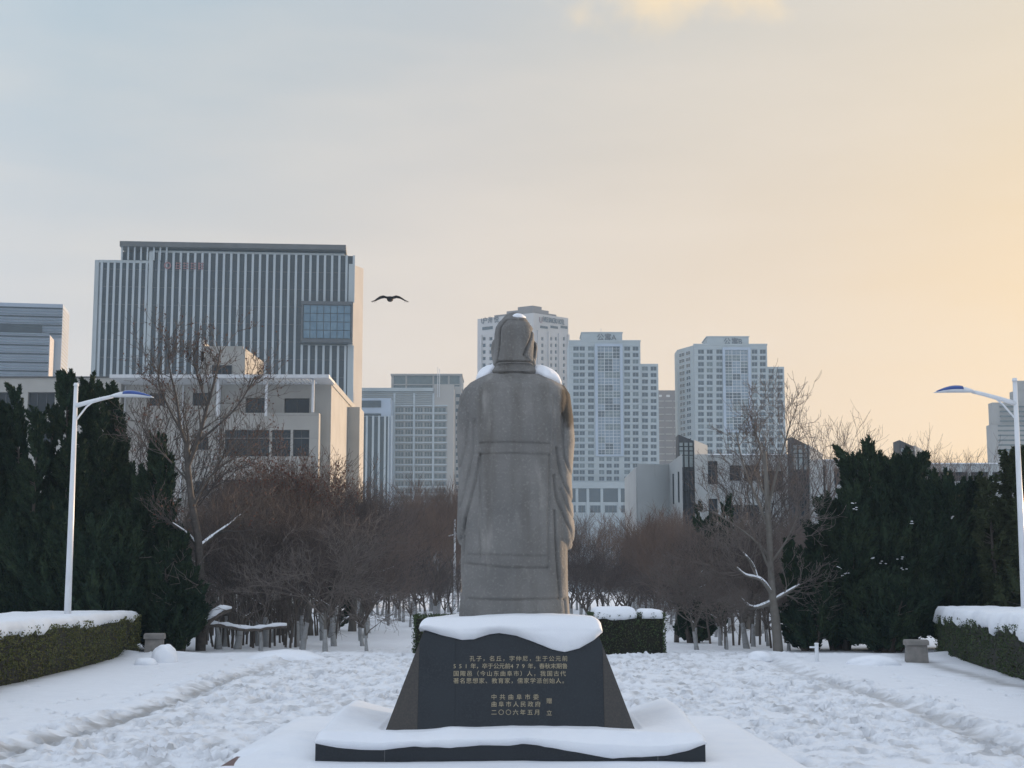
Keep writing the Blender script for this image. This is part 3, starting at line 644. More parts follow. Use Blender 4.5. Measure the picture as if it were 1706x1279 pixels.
hC = [F.rect(407, 661, 444, 690), F.rect(472, 662, 514, 690), F.rect(378, 718, 452, 762), F.rect(456, 718, 487, 762), F.rect(491, 718, 518, 762), F.rect(378, 800, 452, 845), F.rect(456, 800, 487, 845), F.rect(491, 800, 518, 845)]
mb = MB()
block(F, mb, -150, 200, 628, hA, 0, 20)
block(F, mb, 200.2, 376, 640, hB, .8, 20)
block(F, mb, 376.2, 534, 690, [h for h in hC if h[2] < z(700)], -1.2, 6.4)                 # lower projecting block, lit right flank
F.wall(mb, s(376.2), s(550), 0, z(640), [h for h in hC if h[2] > z(700)], .35, d=.6); F.shell(mb, s(376.2), s(550), 0, z(640), 20, d=.6)
F.box(mb, s(550)+.02, s(550)+1.2, 0, z(646), 15.0, 19.5)
F.box(mb, s(196), s(552), z(640), z(630), 1.0, 21)
mb.build('wall', PLASTER, T)
for h in hA: put_window(F, T, h, .3, 3, 1, .09, GLASS, FRAME_D)
for h in hB: put_window(F, T, h, 1.1, 2, 1, .08, GLASS, FRAME_D)
for h in hC: put_window(F, T, h, .92 if h[2] > z(700) else -.9, 4 if h[1]-h[0] > 3 else 2, 1, .08, GLASS, FRAME_D)
pg = MB(); F.box(pg, s(200), s(556), z(639.5), z(634), -4.2, -3.4); F.box(pg, s(200), s(380), z(639), z(635), -3.4, .7); F.box(pg, s(528), s(556), z(639), z(635), -3.4, .5); F.box(pg, s(380), s(528), z(639), z(636), .0, .6)
pgo = pg.build('pergola', FRAME_W, T)
for k in range(22):
    a = s(382)+k*(s(526)-s(382))/22; q = MB(); F.box(q, a, a+.13, z(639), z(635.5), -3.38, -.02); q.build('slat', FRAME_W, pgo)
for px, yb in ((451, 700), (527, 694), (372, 700)):
    a = s(px); q = MB(); F.box(q, a, a+.22, z(yb), z(640), -3.6, -3.38); q.build('post', FRAME_W, pgo)
rt = MB()
a0, a1 = s(327, 600), s(402, 600); zb = z(630)+.0; zf = z(575); zk = z(560)
rt.quad(F.pt(a0, zb, 2), F.pt(a1, zb, 2), F.pt(a1, zf, 2), F.pt(a0, z(580), 2))
rt.quad(F.pt(a0, zb, 2), F.pt(a0, z(580), 2), F.pt(a0, zf+1, 11), F.pt(a0, zb, 11)); rt.quad(F.pt(a1, zb, 2), F.pt(a1, zb, 12.5), F.pt(a1, zf+.3, 12.5), F.pt(a1, zf, 2))
rt.quad(F.pt(a0, zb, 12.5), F.pt(a0, zf+.3, 12.5), F.pt(a1, zf+.3, 12.5), F.pt(a1, zb, 12.5)); rt.quad(F.pt(a0, z(580), 2), F.pt(a1, z(578), 2), F.pt(a1, zf-.2, 12.5), F.pt(a0, zf-.2, 12.5))
F.box(rt, a1+.02, a1+.5, zb, z(606), 11, 13.4); F.box(rt, a0+.3, a1-.3, zf-.2, zf+.3, 2.4, 2.7)
n0 = len(rt.v); rt.hexa([F.pt(a0+.0, zf-1.2, 2.0), F.pt(a0+.3, zf-1.2, 2.0), F.pt(a0+.3, zf-1.2, 11), F.pt(a0, zf-1.2, 11), F.pt(a0, zk, 2.0), F.pt(a0+.3, zk, 2.0), F.pt(a0+.3, zf, 11), F.pt(a0, zf, 11)])
rto = rt.build('stair_tower', PLASTER, T)
put_window(F, rto, F.rect(346, 603, 380, 628), 1.9, 2, 1, .08, GLASS, FRAME_D)
for k in range(3):
    q = MB(); F.box(q, a1+.0, a1+.18, zb, z(612), 6+k*1.3, 6.5+k*1.3); q.build('rib', PLASTER, rto)
q = MB(); F.box(q, s(200), s(222), z(640), z(613), 5, 8); q.build('roof_unit', PLASTER, T)
q = MB(); q.hexa([F.pt(s(8), z(700), -.55), F.pt(s(23), z(700), -.55), F.pt(s(23), z(700), -.02), F.pt(s(8), z(700), -.02), F.pt(s(8), z(688), -.55), F.pt(s(23), z(688), -.55), F.pt(s(23), z(688), -.02), F.pt(s(8), z(688), -.02)]); q.build('air_conditioner', AC, T)
for px in (112, 203, 300, 362):
    q = MB(); F.box(q, s(px), s(px)+.12, 0, z(641), -.14 if px < 200 else .6, -.02 if px < 200 else .78); q.build('drain_pipe', FRAME_W, T)
for px, py in ((100, 695), (288, 684), (300, 756), (352, 758)):
    dd = 0 if px < 200 else .8; q = MB(); F.box(q, s(px), s(px)+.8, z(py+11), z(py), dd-.4, dd-.02); q.build('air_conditioner', AC, T)
for k in range(3):
    q = MB(); F.box(q, s(376.4), s(533.8), z(694+k*38)-.02, z(694+k*38)+.03, -1.215, -1.205); q.build('wall_joint', CONC_T, T)
q = MB(); F.box(q, s(-150), s(200)-.05, z(629.5), z(627), -.12, .3); q.build('coping', ROOF_D, T)

PANE_L = mat('milky_stair_glass', (.22, .26, .26), .2, noise=(.5, (.28, .31, .31), .4, .7))
# --- white campus building, right
F = Fac(1062, 120); T = thing('right_campus_hall', 'low white campus hall with slanted glazed stair towers, right of statue', 'campus building', F.o); H = F.hit
s = lambda px, py=800: H(px, py)[0]; z = lambda py, px=1250: H(px, py)[1]
mb = MB()
c0, c1, c2 = F.pt(s(1062), 0, 0), F.pt(s(1118), 0, 1.5), F.pt(s(1127.5), 0, -4.0)
for (p, q, za, zb_) in ((c0, c1, z(773), z(770.5)), (c1, c2, z(770.5), z(763))):
    mb.quad(p, q, q+Vector((0, 0, zb_)), p+Vector((0, 0, za)))
F.box(mb, s(1062)+.02, s(1127), 0, z(775), 1.6, 14)
hD = [F.rect(1178, 767, 1197, 806), F.rect(1217, 774, 1236, 800), F.rect(1241, 774, 1268, 800), F.rect(1271, 783, 1308, 818), F.rect(1217, 840, 1236, 866), F.rect(1241, 840, 1268, 866), F.rect(1178, 830, 1197, 866)]
a0, a1 = s(1177), s(1316); F.wall(mb, a0, a1, 0, z(757), hD, .35, d=.5); F.shell(mb, a0, a1, 0, z(757), 16, d=.5)
hE = [F.rect(1368.5, 773, 1380, 832), F.rect(1394, 778, 1414, 806), F.rect(1418, 778, 1443, 806), F.rect(1448, 778, 1474, 806), F.rect(1394, 840, 1414, 866), F.rect(1418, 840, 1443, 866)]
a0, a1 = s(1360), s(1500); F.wall(mb, a0, a1, 0, z(765), hE, .35, d=1.0); F.shell(mb, a0, a1, 0, z(765), 16, d=1.0)
hG = [F.rect(1556, 784, 1586, 800), F.rect(1590, 784, 1620, 800), F.rect(1624, 784, 1654, 800), F.rect(1660, 784, 1690, 800), F.rect(1700, 784, 1730, 800)]
hG += [(hG[-1][0]+2.9*k, hG[-1][1]+2.9*k, hG[-1][2], hG[-1][3]) for k in range(1, 66)]
a0, a1 = s(1535), s(1820)+205; F.wall(mb, a0, a1, 0, z(771), hG, .35, d=1.0); F.shell(mb, a0, a1, 0, z(771), 16, d=1.0)  # hall runs on out of view, lengthened to keep low sun off the plaza
mb.build('wall', PLASTER_G, T)
for h in hD: put_window(F, T, h, .8, 2, 2, .07, GLASS, FRAME_D)
for h in hE+hG: put_window(F, T, h, 1.3, 2, 1, .07, GLASS, FRAME_D)
for (g0, g1, w1_, ya, yb_, yc, yd) in ((1127.5, 1152, 1178, 727, 737, 737, 743), (1315, 1341, 1369, 731, 745, 745, 757), (1492, 1514, 1545, 736, 746, 746, 756)):
    st = MB(); A0, A1, A2 = s(g0), s(g1), s(w1_)
    for (p0, p1, zz0, zz1, d) in ((A0, A1, z(ya), z(yb_), -1.6),):
        st.hexa([F.pt(p0, 0, d), F.pt(p1, 0, d), F.pt(p1, 0, .4), F.pt(p0, 0, .4), F.pt(p0, zz0, d), F.pt(p1, zz1, d), F.pt(p1, zz1, .4), F.pt(p0, zz0, .4)])
    sto = st.build('glass_stair_tower', FRAME_D, T)
    st = MB(); st.hexa([F.pt(A1+.02, 0, -2.1), F.pt(A2, 0, -.6), F.pt(A2, 0, 1.5), F.pt(A1+.02, 0, 1.5), F.pt(A1+.02, z(yc), -2.1), F.pt(A2, z(yd), -.6), F.pt(A2, z(yd), 1.5), F.pt(A1+.02, z(yc), 1.5)]); st.build('tower_wall', PLASTER_G, T)
    ncol = 3; yy = ya+12
    while yy < 880:
        hh = 7.2 if yy < 760 or 805 < yy < 820 else 20
        for c in range(ncol):
            b0, b1 = A0+(A1-A0)*c/ncol+.06, A0+(A1-A0)*(c+1)/ncol-.06
            st = MB(); F.box(st, b0, b1, z(yy+hh), z(yy)-.08, -1.72, -1.62); st.build('pane', PANE_L if yy < 765 or 805 < yy < 820 else GLASS, sto)
        yy += hh
for px in (1116, 1121):
    mb = MB(); a = s(px); q0 = c1+(c2-c1)*(.35 if px < 1118 else .75); mb.hexa([q0+Vector((-.09, -.12, z(840))), q0+Vector((.09, -.17, z(840))), q0+Vector((.09, .05, z(840))), q0+Vector((-.09, .05, z(840))), q0+Vector((-.09, -.12, z(790))), q0+Vector((.09, -.17, z(790))), q0+Vector((.09, .05, z(790))), q0+Vector((-.09, .05, z(790)))])
    mb.build('slit_window', GLASS, T)
mb = MB(); F.box(mb, s(1178), s(1314), z(757), z(755.5), .3, 1); F.box(mb, s(1369), s(1491), z(765), z(763.5), .8, 1.5); F.box(mb, s(1546), s(1820)+205, z(771), z(769.5), .8, 1.5); mb.build('snowy_coping', SNOW, T)
# ------------------------------------------------------------------ pedestal
CX = -.015
T = thing('pedestal', 'dark granite pedestal with gilt inscription carrying the robed statue', 'pedestal', (CX, 0, 0))
PB, PZ0, PZ1 = 14.9, .19, 1.19
mb = MB(); mb.box(-1.80, 1.80, 14.5, 17.3, -.02, .19); pl = mb.build('plinth', STONE_DK, T)
for x in (-1.16, 1.36):
    mb = MB(); mb.box(x-.004, x+.004, 14.4985, 14.4999, 0, .188); mb.build('joint', mat('joint_grey', (.09, .095, .1), .7), pl)
hb, ht = 1.215, .845; yb0, yb1, yt0, yt1 = PB, 16.95, PB+.28, 16.6
def fp(x, f, off=0):          # point on the sloping front face, f = 0 foot .. 1 top
    return Vector((x, yb0+(yt0-yb0)*f-off*.963, PZ0+(PZ1-PZ0)*f-off*.27))
mb = MB(); e = .03
mb.hexa([(-hb+e, yb0+e, PZ0), (hb-e, yb0+e, PZ0), (hb-e, yb1-e, PZ0), (-hb+e, yb1-e, PZ0), (-ht+e, yt0+e, PZ1-.01), (ht-e, yt0+e, PZ1-.01), (ht-e, yt1-e, PZ1-.01), (-ht+e, yt1-e, PZ1-.01)]); mb.build('core', STONE_DK, T)
def slab(pts, m, name='slab', g=.0025, th=.028):
    c = sum(pts, Vector())/len(pts); n = (pts[1]-pts[0]).cross(pts[2]-pts[0]).normalized()
    q = [p+(c-p).normalized()*g for p in pts]; mb = MB(); k = len(q)
    mb.poly(q); mb.poly([p-n*th for p in q][::-1])
    for i in range(k): j = (i+1) % k; mb.quad(q[i], q[i]-n*th, q[j]-n*th, q[j])
    return mb.build(name, m, T)
xl_, xr_, xm_ = -.885, .895, -.53
def edge_x(f): return hb+(ht-hb)*f
fl_ = (hb-.885)/(hb-ht); fr_ = (hb-.895)/(hb-ht)
slab([fp(-hb, 0), fp(xl_, 0), fp(xl_, fl_)], STONE_BR); slab([fp(xr_, 0), fp(hb, 0), fp(xr_, fr_)], STONE_BR)
slab([fp(xl_, 0), fp(xm_, 0), fp(xm_, 1), fp(-ht, 1), fp(xl_, fl_)], STONE_DK); slab([fp(xm_, 0), fp(xr_, 0), fp(xr_, fr_), fp(ht, 1), fp(xm_, 1)], STONE_DK)
for sx in (-1, 1):
    for (f0, f1) in ((0, .5), (.5, 1)):
        p = [Vector((sx*(hb+(ht-hb)*a), y0+(y1-y0)*a, PZ0+(PZ1-PZ0)*a)) for a, (y0, y1) in ((f0, (yb0, yt0)), (f0, (yb1, yt1)), (f1, (yb1, yt1)), (f1, (yb0, yt0)))]
        slab(p if sx > 0 else [p[1], p[0], p[3], p[2]], STONE_BR)
slab([Vector((hb, yb1, PZ0)), Vector((-hb, yb1, PZ0)), Vector((-ht, yt1, PZ1)), Vector((ht, yt1, PZ1))], STONE_DK)
# inscription: flat gilt characters on the front slabs
def pxface(px, py):           # where a photo pixel lands on the front face
    d = pxdir(px, py); a = fp(0, 0)+Vector((CX, 0, 0)); n = Vector((0, -.963, -.27)); n = (fp(1, 0)-fp(0, 0)).cross(fp(0, 1)-fp(0, 0)).normalized()
    c = Vector((0, 0, EYE)); k = n.dot(a-c)/n.dot(d); return c+d*k-Vector((CX, 0, 0))
slope = math.atan2(PZ1-PZ0, yt0-yb0)
def letters(line, x0, x1, py, size=.057):
    n_ = len(line)
    for i, ch in enumerate(line):
        if ch == ' ': continue
        px = x0+(x1-x0)*i/(n_-1); p = pxface(px, py)
        p += Vector((-size*.5, 0, 0))-Vector((0, math.cos(slope), math.sin(slope)))*size*.42+Vector((0, -math.sin(slope), math.cos(slope)))*.0025
        glyph('character', ch, size, GOLD, T, p, (slope, 0, 0))
letters('孔子，名丘，字仲尼，生于公元前', 787, 941, 1096.5)
letters('551年，卒于公元前479年，春秋末期鲁', 760, 941, 1109)
letters('国陬邑（今山东曲阜市）人，我国古代', 760, 938, 1121.5)
letters('著名思想家、教育家，儒家学派创始人。', 760, 941, 1133.5)
letters('中共曲阜市委', 823, 893, 1160.5); letters('曲阜市人民政府', 823, 896, 1172.5); letters('二〇〇六年五月', 823, 895, 1186)
letters('赠 ', 915, 930, 1167); letters('立 ', 915, 930, 1187)

# ------------------------------------------------------------------ snow cushions
def interp(tab, x): return float(np.interp(x, [a for a, b in tab], [b for a, b in tab]))
def snow_slab(name, label, x0, x1, yf, yb, ztop, droop, over, crown, seed, slant=False, side_over=.05, back_over=.05, thick=.1, cat='snow cushion'):
    """closed snow cushion: grid top that rolls over the front edge and hangs to droop(x)"""
    nu, nv = 150, 30; V = []
    nf = 16
    for i in range(nu+1):
        u = i/nu; ex = min(u, 1-u)*(x1-x0+2*side_over)
        rnd = min(1, math.sqrt(max(0, 1-(1-min(ex/.11, 1))**2))) if ex < .11 else 1
        x = x0-side_over+(x1-x0+2*side_over)*u
        dz = droop(x); ring = []
        fo = over*(.35+.65*rnd)*(1+.35*fbm(np.float64(x*2.1), np.float64(seed), seed, 2))
        yfr = yf-fo
        top = lambda y: ztop+crown(x, y)*rnd-(1-rnd)*thick*.75
        # back skirt, top, front roll, underside
        ring.append((x, yb+back_over, ztop-thick))
        for j in range(nv+1):
            v = j/nv; yy = yb+back_over-(yb+back_over-yfr)*v
            q = min(v*(yb-yf), .0+9); eb = min(1, (v*(yb+back_over-yfr))/.1)
            ef = (1-v)*(yb+back_over-yfr); rf = .13
            zz = top(yy)
            if eb < 1: zz -= (1-math.sqrt(1-(1-eb)**2))*thick*.8
            if ef < rf: zz -= (1-math.sqrt(max(0, 1-(1-ef/rf)**2)))*min(.11, (top(yy)-dz)*.5)
            ring.append((x, yy, zz))
        zf = ring[-1][2]
        for j in range(1, nf+1):
            w = j/nf; zz = zf+(dz-zf)*w; bulge = over*.28*math.sin(math.pi*min(w*1.1, 1))
            face = yb0+(yt0-yb0)*max(0, min(1, (zz-PZ0)/(PZ1-PZ0))) if slant else yf
            hang = (face-.012)-fo*(1-w**2.2*.92)
            ring.append((x, min(yfr+ (hang-yfr)*1.0, face-.004) - bulge*(1-w)*.3, zz))
        ring.append((x, (yb0+(yt0-yb0)*max(0, min(1, (dz-PZ0)/(PZ1-PZ0))) if slant else yf)+.02, dz+.004))
        ring.append((x, yf+.2, ztop-thick*1.0))
        V.append(ring)
    V = np.array(V); k = V.shape[1]
    n = fbm(V[..., 0]*5+seed, V[..., 1]*5+V[..., 2]*4, seed+1)*.018; n[:, 0] = 0; n[:, -2:] = 0
    V[..., 2] += n; V[..., 1] -= n*.5
    ii = np.arange((nu+1)*k).reshape(nu+1, k); a = ii[:-1]; b_ = ii[1:]
    F_ = np.stack([a, np.roll(a, -1, 1), np.roll(b_, -1, 1), b_], -1).reshape(-1, 4)
    Vf = V.reshape(-1, 3); fl = [tuple(f) for f in F_.tolist()]+[tuple(ii[0].tolist())[::-1], tuple(ii[-1].tolist())]
    o = obj_np(name, Vf, fl, SNOW, smooth=True); return setp(o, label, cat)
zpy = lambda py, Y: P(853, py, Y).z
capd = [(700, 1047), (735, 1058), (770, 1066), (790, 1065.5), (815, 1057), (832, 1055), (860, 1059), (890, 1070), (920, 1082), (940, 1086), (965, 1080), (990, 1066), (1003, 1054)]
cap_tab = [((p-853)*15.12/2590, zpy(q, 15.1)) for p, q in capd]
snow_slab('snow_cushion', 'thick smooth snow cushion hanging over the top edge of the pedestal', CX-ht+.01, CX+ht-.01, PB+.27, 16.6, 1.30,
          lambda x: interp(cap_tab, x), .10, lambda x, y: .055*math.exp(-(x/.75)**2)+.03*math.sin(x*5+1)*0+.012*math.sin(x*3.1+y*2), 3, slant=True, side_over=.06, thick=.12)
pld = [(524, 1238), (560, 1247), (600, 1250.5), (640, 1250), (690, 1244.5), (750, 1247), (800, 1242), (850, 1243), (870, 1240), (900, 1243), (940, 1250), (990, 1259), (1020, 1264), (1060, 1262), (1110, 1259), (1150, 1250), (1176, 1240)]
pl_tab = [((p-853)*14.45/2617, zpy(q, 14.45)) for p, q in pld]
def plcrown(x, y):
    xx = x-CX; side = max(0, (abs(xx)-1.28)/.52); b = max(0, min(1, (y-14.7)/1.2))
    h = .02*math.sin(xx*2.3+1)+.14*min(side, 1)*b*(1.25 if xx > 0 else .9)*(1-.5*max(0, (abs(xx)-1.6)/.2)**2)
    h += .03*math.exp(-((xx+.55)/.16)**2-((y-14.6)/.3)**2)
    if abs(xx) < 1.25 and y > 14.9: h -= .02
    return h
snow_slab('snow_blanket', 'deep snow covering the black plinth around the pedestal foot', CX-1.79, CX+1.79, 14.5, 17.3, .295, lambda x: interp(pl_tab, x), .05, plcrown, 11, side_over=.02, thick=.11)

# ------------------------------------------------------------------ statue
SY, SZ = 15.82, 1.19
SC = .00625
def sx_(px): return (px-857)*SC
def szz(py): return (1020-py)*SC+.11
ZT = szz(516)
def smm(pts, n_=40):
    return pts
def loft(prof, k=48, ex=2.4, yoff=0):
    """prof: (z, cx, cy, ax, ay)"""
    rs = []
    for z, cx, cy, ax, ay in prof:
        r = []
        for j in range(k):
            a = 2*math.pi*j/k; c, s = math.cos(a), math.sin(a)
            r.append((cx+ax*math.copysign(abs(c)**(2/ex), c), cy+ay*math.copysign(abs(s)**(2/ex), s), z))
        rs.append(r)
    return rs
mb = MB()
z_ = szz
mb.rings(loft([(0, 0, 0, .565, .36), (z_(1012), 0, 0, .562, .355), (z_(985), 0, 0, .553, .35), (z_(900), 0, 0, .545, .335), (z_(800), 0, 0, .545, .33), (z_(757), 0, 0, .548, .335), (z_(738), 0, 0, .548, .335), (z_(690), 0, 0, .555, .345), (z_(660), 0, .0, .55, .335), (z_(645), 0, .01, .525, .315), (z_(634), 0, .02, .46, .28), (z_(626), 0, .03, .37, .24), (z_(619), 0, .03, .26, .21), (z_(604), 0, .03, .20, .19), (z_(590), 0, .03, .16, .17)], ex=2.7))
# sleeves hanging from the shoulders to the elbow and hem
L_ = [(640, .42, .10, .10, .15), (655, .445, .06, .125, .2), (690, .465, .05, .13, .25), (732, .465, .07, .132, .29), (795, .455, .10, .12, .33), (840, .458, .14, .13, .36), (870, .465, .16, .13, .37), (888, .478, .17, .12, .36), (900, .48, .2, .09, .3)]
mb.rings(loft([(z_(p), -a, c, d, e_) for p, a, c, d, e_ in L_]), cap=True)
R_ = [(636, .42, .10, .10, .15), (652, .455, .06, .125, .2), (690, .48, .05, .13, .25), (732, .488, .07, .136, .29), (795, .47, .10, .122, .33), (840, .475, .14, .132, .36), (875, .49, .16, .135, .37), (893, .505, .17, .115, .36), (908, .52, .2, .07, .28)]
mb.rings(loft([(z_(p), a, c, d, e_) for p, a, c, d, e_ in R_]), cap=True)
# folded forearms and clasped hands in front
for sgn in (-1, 1):
    rs = []
    for t_ in np.linspace(0, 1, 8):
        c = Vector((sgn*(.42-.36*t_), .30+.16*t_, 1.62+.12*t_)); r = .17-.05*t_
        rs.append([c+Vector((math.cos(a)*r*.45*sgn, math.cos(a)*r*.8, math.sin(a)*r*(1+.9*(1-t_)))) for a in np.linspace(0, 6.283, 14, endpoint=False)])
    mb.rings(rs)
mb.rings(loft([(1.62, 0, .45, .07, .06), (1.68, 0, .47, .11, .085), (1.76, 0, .47, .12, .09), (1.84, 0, .46, .09, .07)], 20, 2))
mb.rings(loft([(.02, 0, .28, .44, .13), (.10, 0, .28, .44, .13), (.16, 0, .25, .40, .1)], 30, 2.4))       # skirt front / shoes
# head
hz = z_(566)
mb.rings(loft([(hz-.27, 0, .15, .05, .06), (hz-.21, 0, .13, .11, .13), (hz-.1, 0, .1, .165, .19), (hz, 0, .08, .185, .215), (hz+.1, 0, .07, .18, .21), (hz+.19, 0, .05, .15, .17), (hz+.24, 0, .04, .09, .1)], 28, 2.1))
mb.rings(loft([(hz-.1, 0, .30, .022, .02), (hz-.07, 0, .315, .032, .035), (hz+.02, 0, .29, .02, .03), (hz+.06, 0, .27, .014, .02)], 10, 2))      # nose
for sg_ in (-1, 1):
    mb.rings(loft([(hz+.035, sg_*.07, .26, .045, .025), (hz+.055, sg_*.075, .265, .055, .03), (hz+.075, sg_*.08, .255, .04, .02)], 10, 2))          # brow
    mb.rings(loft([(z_(600), sg_*.21, .05, .008, .03), (z_(592), sg_*.215, .05, .017, .05), (z_(575), sg_*.225, .04, .02, .07), (z_(566), sg_*.22, .04, .016, .06), (z_(561), sg_*.215, .04, .006, .03)], 12, 2))   # ear
mb.rings(loft([(hz-.62, 0, .36, .03, .02), (hz-.5, 0, .36, .075, .04), (hz-.33, 0, .33, .11, .07), (hz-.2, 0, .27, .12, .09), (hz-.14, 0, .25, .09, .06)], 20, 2))                       # beard
# hood cloth at the back of the head
mb.rings(loft([(z_(605), 0, -.01, .222, .205), (z_(600), 0, -.01, .224, .21), (z_(585), 0, 0, .212, .212), (z_(565), 0, .01, .207, .21), (z_(550), 0, .01, .203, .208), (z_(541), 0, .01, .192, .2), (z_(532), 0, .015, .162, .175), (z_(529), 0, .02, .142, .16), (z_(520), 0, .03, .1, .12), (z_(516), 0, .03, .06, .08)], 40, 2.2))
mb.rings(loft([(z_(619), 0, .02, .25, .22), (z_(615), 0, .02, .243, .212), (z_(607), 0, .03, .18, .165), (z_(600), 0, .03, .16, .16)], 40, 2.3))
tmp = mb.build('tmp', STONE_DK)
md = tmp.modifiers.new('r', 'REMESH'); md.mode = 'VOXEL'; md.voxel_size = .009
ms = tmp.modifiers.new('s', 'SMOOTH'); ms.iterations = 5; ms.factor = .5
dg = bpy.context.evaluated_depsgraph_get(); ev = tmp.evaluated_get(dg); me = bpy.data.meshes.new_from_object(ev)
nv_ = len(me.vertices); co = np.empty(nv_*3, dtype=np.float32); me.vertices.foreach_get('co', co); co = co.reshape(-1, 3).astype(np.float64)
no = np.empty(nv_*3, dtype=np.float32); me.vertices.foreach_get('normal', no); no = no.reshape(-1, 3)
bpy.data.objects.remove(tmp)
back = np.clip((-no[:, 1]+.25)*2, 0, 1)
def carve(line, w=.014, dep=.016, soft=None):
    """chisel a groove along a polyline read from the photo (px), only on the back"""
    best = np.full(nv_, 9.0)
    pts = [(sx_(a), szz(b)) for a, b in line]
    for (x0, z0), (x1, z1) in zip(pts[:-1], pts[1:]):
        dx, dz = x1-x0, z1-z0; l2 = dx*dx+dz*dz
        tt = np.clip(((co[:, 0]-x0)*dx+(co[:, 2]-z0)*dz)/l2, 0, 1)
        best = np.minimum(best, np.hypot(co[:, 0]-x0-tt*dx, co[:, 2]-z0-tt*dz))
    return 1.15*dep*np.exp(-(best/w)**2)*back
D = np.zeros(nv_)
def smoothline(pts, n_=8):
    p = np.array(pts, float); t_ = np.linspace(0, len(p)-1, n_*(len(p)-1)+1); out = []
    for q in t_:
        i = int(min(q, len(p)-2)); f = q-i; p0 = p[max(i-1, 0)]; p1 = p[i]; p2 = p[i+1]; p3 = p[min(i+2, len(p)-1)]
        out.append(.5*((2*p1)+(-p0+p2)*f+(2*p0-5*p1+4*p2-p3)*f*f+(-p0+3*p1-3*p2+p3)*f**3))
    return [tuple(q) for q in out]
for ln, w, dp in (
    ([(801, 738), (858, 737.5), (915, 739.5)], .010, .015), ([(799, 756), (850, 755.5), (913, 757.5)], .010, .014),
    ([(784, 918), (850, 919.5), (907, 920)], .010, .012), ([(778, 932), (845, 939), (911, 939)], .010, .016), ([(782, 988), (837, 990), (941, 988)], .011, .017),
    ([(803, 640), (801, 737)], .014, .006), ([(802, 757), (802, 830), (802, 922)], .012, .014), ([(914, 640), (915, 738)], .014, .008), ([(914, 757), (913, 830), (911, 938)], .012, .014),
    ([(922, 848), (925, 922), (930, 986)], .011, .028), ([(776, 859), (774, 922), (769, 977)], .012, .024), ([(939, 990), (941, 1020)], .011, .02),
    (smoothline([(936, 690), (938, 753), (950, 785)]), .013, .022), (smoothline([(926, 745), (931, 785), (943, 812), (954, 831)]), .013, .026), (smoothline([(921, 790), (926, 829), (941, 863), (951, 880), (954, 897)]), .013, .026),
    (smoothline([(932, 812), (945, 843), (955, 858)]), .012, .018),
    (smoothline([(801, 757), (795, 796), (781, 848), (769, 893)]), .014, .024), (smoothline([(790, 700), (788, 760), (776, 812), (767, 840)]), .014, .016), (smoothline([(781, 690), (777, 740), (768, 775)]), .014, .014),
    ([(795, 660), (792, 705), (796, 757)], .016, .01), ([(922, 660), (925, 705), (919, 757)], .016, .01),
    (smoothline([(843, 531), (834, 545), (832, 574), (827, 604)]), .0075, .042), (smoothline([(881, 533), (890, 541), (892, 562), (890, 604)]), .0075, .042), (smoothline([(888, 545), (885, 560), (880, 573), (873, 590)]), .008, .036),
    ([(873, 591), (883, 600)], .008, .016), (smoothline([(846, 540), (844, 570), (846, 600)]), .012, .006), ([(830, 601.5), (858, 602.5), (889, 602)], .008, .034), ([(843, 530.5), (880, 530.5)], .007, .02),
    ([(818, 617), (836, 619.5), (884, 619.5), (897, 617)], .009, .034)):
    D += carve(ln, w, dp)
# garment layers stand proud of each other
inside = lambda x0, x1, y0, y1: (1/(1+np.exp(-(co[:, 0]-sx_(x0))/.006)))*(1/(1+np.exp((co[:, 0]-sx_(x1))/.006)))*(1/(1+np.exp(-(co[:, 2]-szz(y1))/.006)))*(1/(1+np.exp((co[:, 2]-szz(y0))/.006)))
D -= .006*inside(802, 914, 739, 756)*back; D -= .007*inside(802, 912, 757, 920)*back; D -= .008*inside(779, 935, 757, 939)*back; D -= .006*inside(782, 941, 939, 989)*back
D += fbm(co[:, 0]*3+4, co[:, 2]*1.3, 91)*.022*back+fbm(co[:, 0]*11, co[:, 2]*5, 95)*.008
co -= no*D[:, None]
co[:, 2] = np.maximum(co[:, 2], 0)
me.vertices.foreach_set('co', co.astype(np.float32).ravel()); me.polygons.foreach_set('use_smooth', np.ones(len(me.polygons), dtype=bool)); me.update()
# weathering on the stone: mottling, vertical runs, a wet stain down one shoulder
m = bpy.data.materials.new('weathered_stone'); m.use_nodes = True; t = m.node_tree; b = t.nodes['Principled BSDF']; b.inputs['Roughness'].default_value = .85; b.inputs['Specular IOR Level'].default_value = .25
tcn = t.nodes.new('ShaderNodeTexCoord')
def tn(scale, vs, det=6):
    mp = t.nodes.new('ShaderNodeMapping'); t.links.new(tcn.outputs['Object'], mp.inputs[0]); mp.inputs['Scale'].default_value = vs
    n = t.nodes.new('ShaderNodeTexNoise'); n.inputs['Scale'].default_value = scale; n.inputs['Detail'].default_value = det; t.links.new(mp.outputs[0], n.inputs['Vector']); return n.outputs['Fac']
def mrange(f, lo, hi, a=0, bb=1):
    r = t.nodes.new('ShaderNodeMapRange'); t.links.new(f, r.inputs[0]); r.inputs[1].default_value = lo; r.inputs[2].default_value = hi; r.inputs[3].default_value = a; r.inputs[4].default_value = bb; return r.outputs[0]
def tmix(f, a, c):
    x = t.nodes.new('ShaderNodeMix'); x.data_type = 'RGBA'; t.links.new(f, x.inputs[0])
    for s_, v in ((6, a), (7, c)):
        if isinstance(v, tuple): x.inputs[s_].default_value = v
        else: t.links.new(v, x.inputs[s_])
    return x.outputs[2]
c = tmix(mrange(tn(2.2, (1, 1, 1)), .35, .7), (.15, .148, .143, 1), (.222, .217, .206, 1))
c = tmix(mrange(tn(6, (1, 1, .12)), .48, .7, 0, .75), c, (.13, .123, .112, 1))
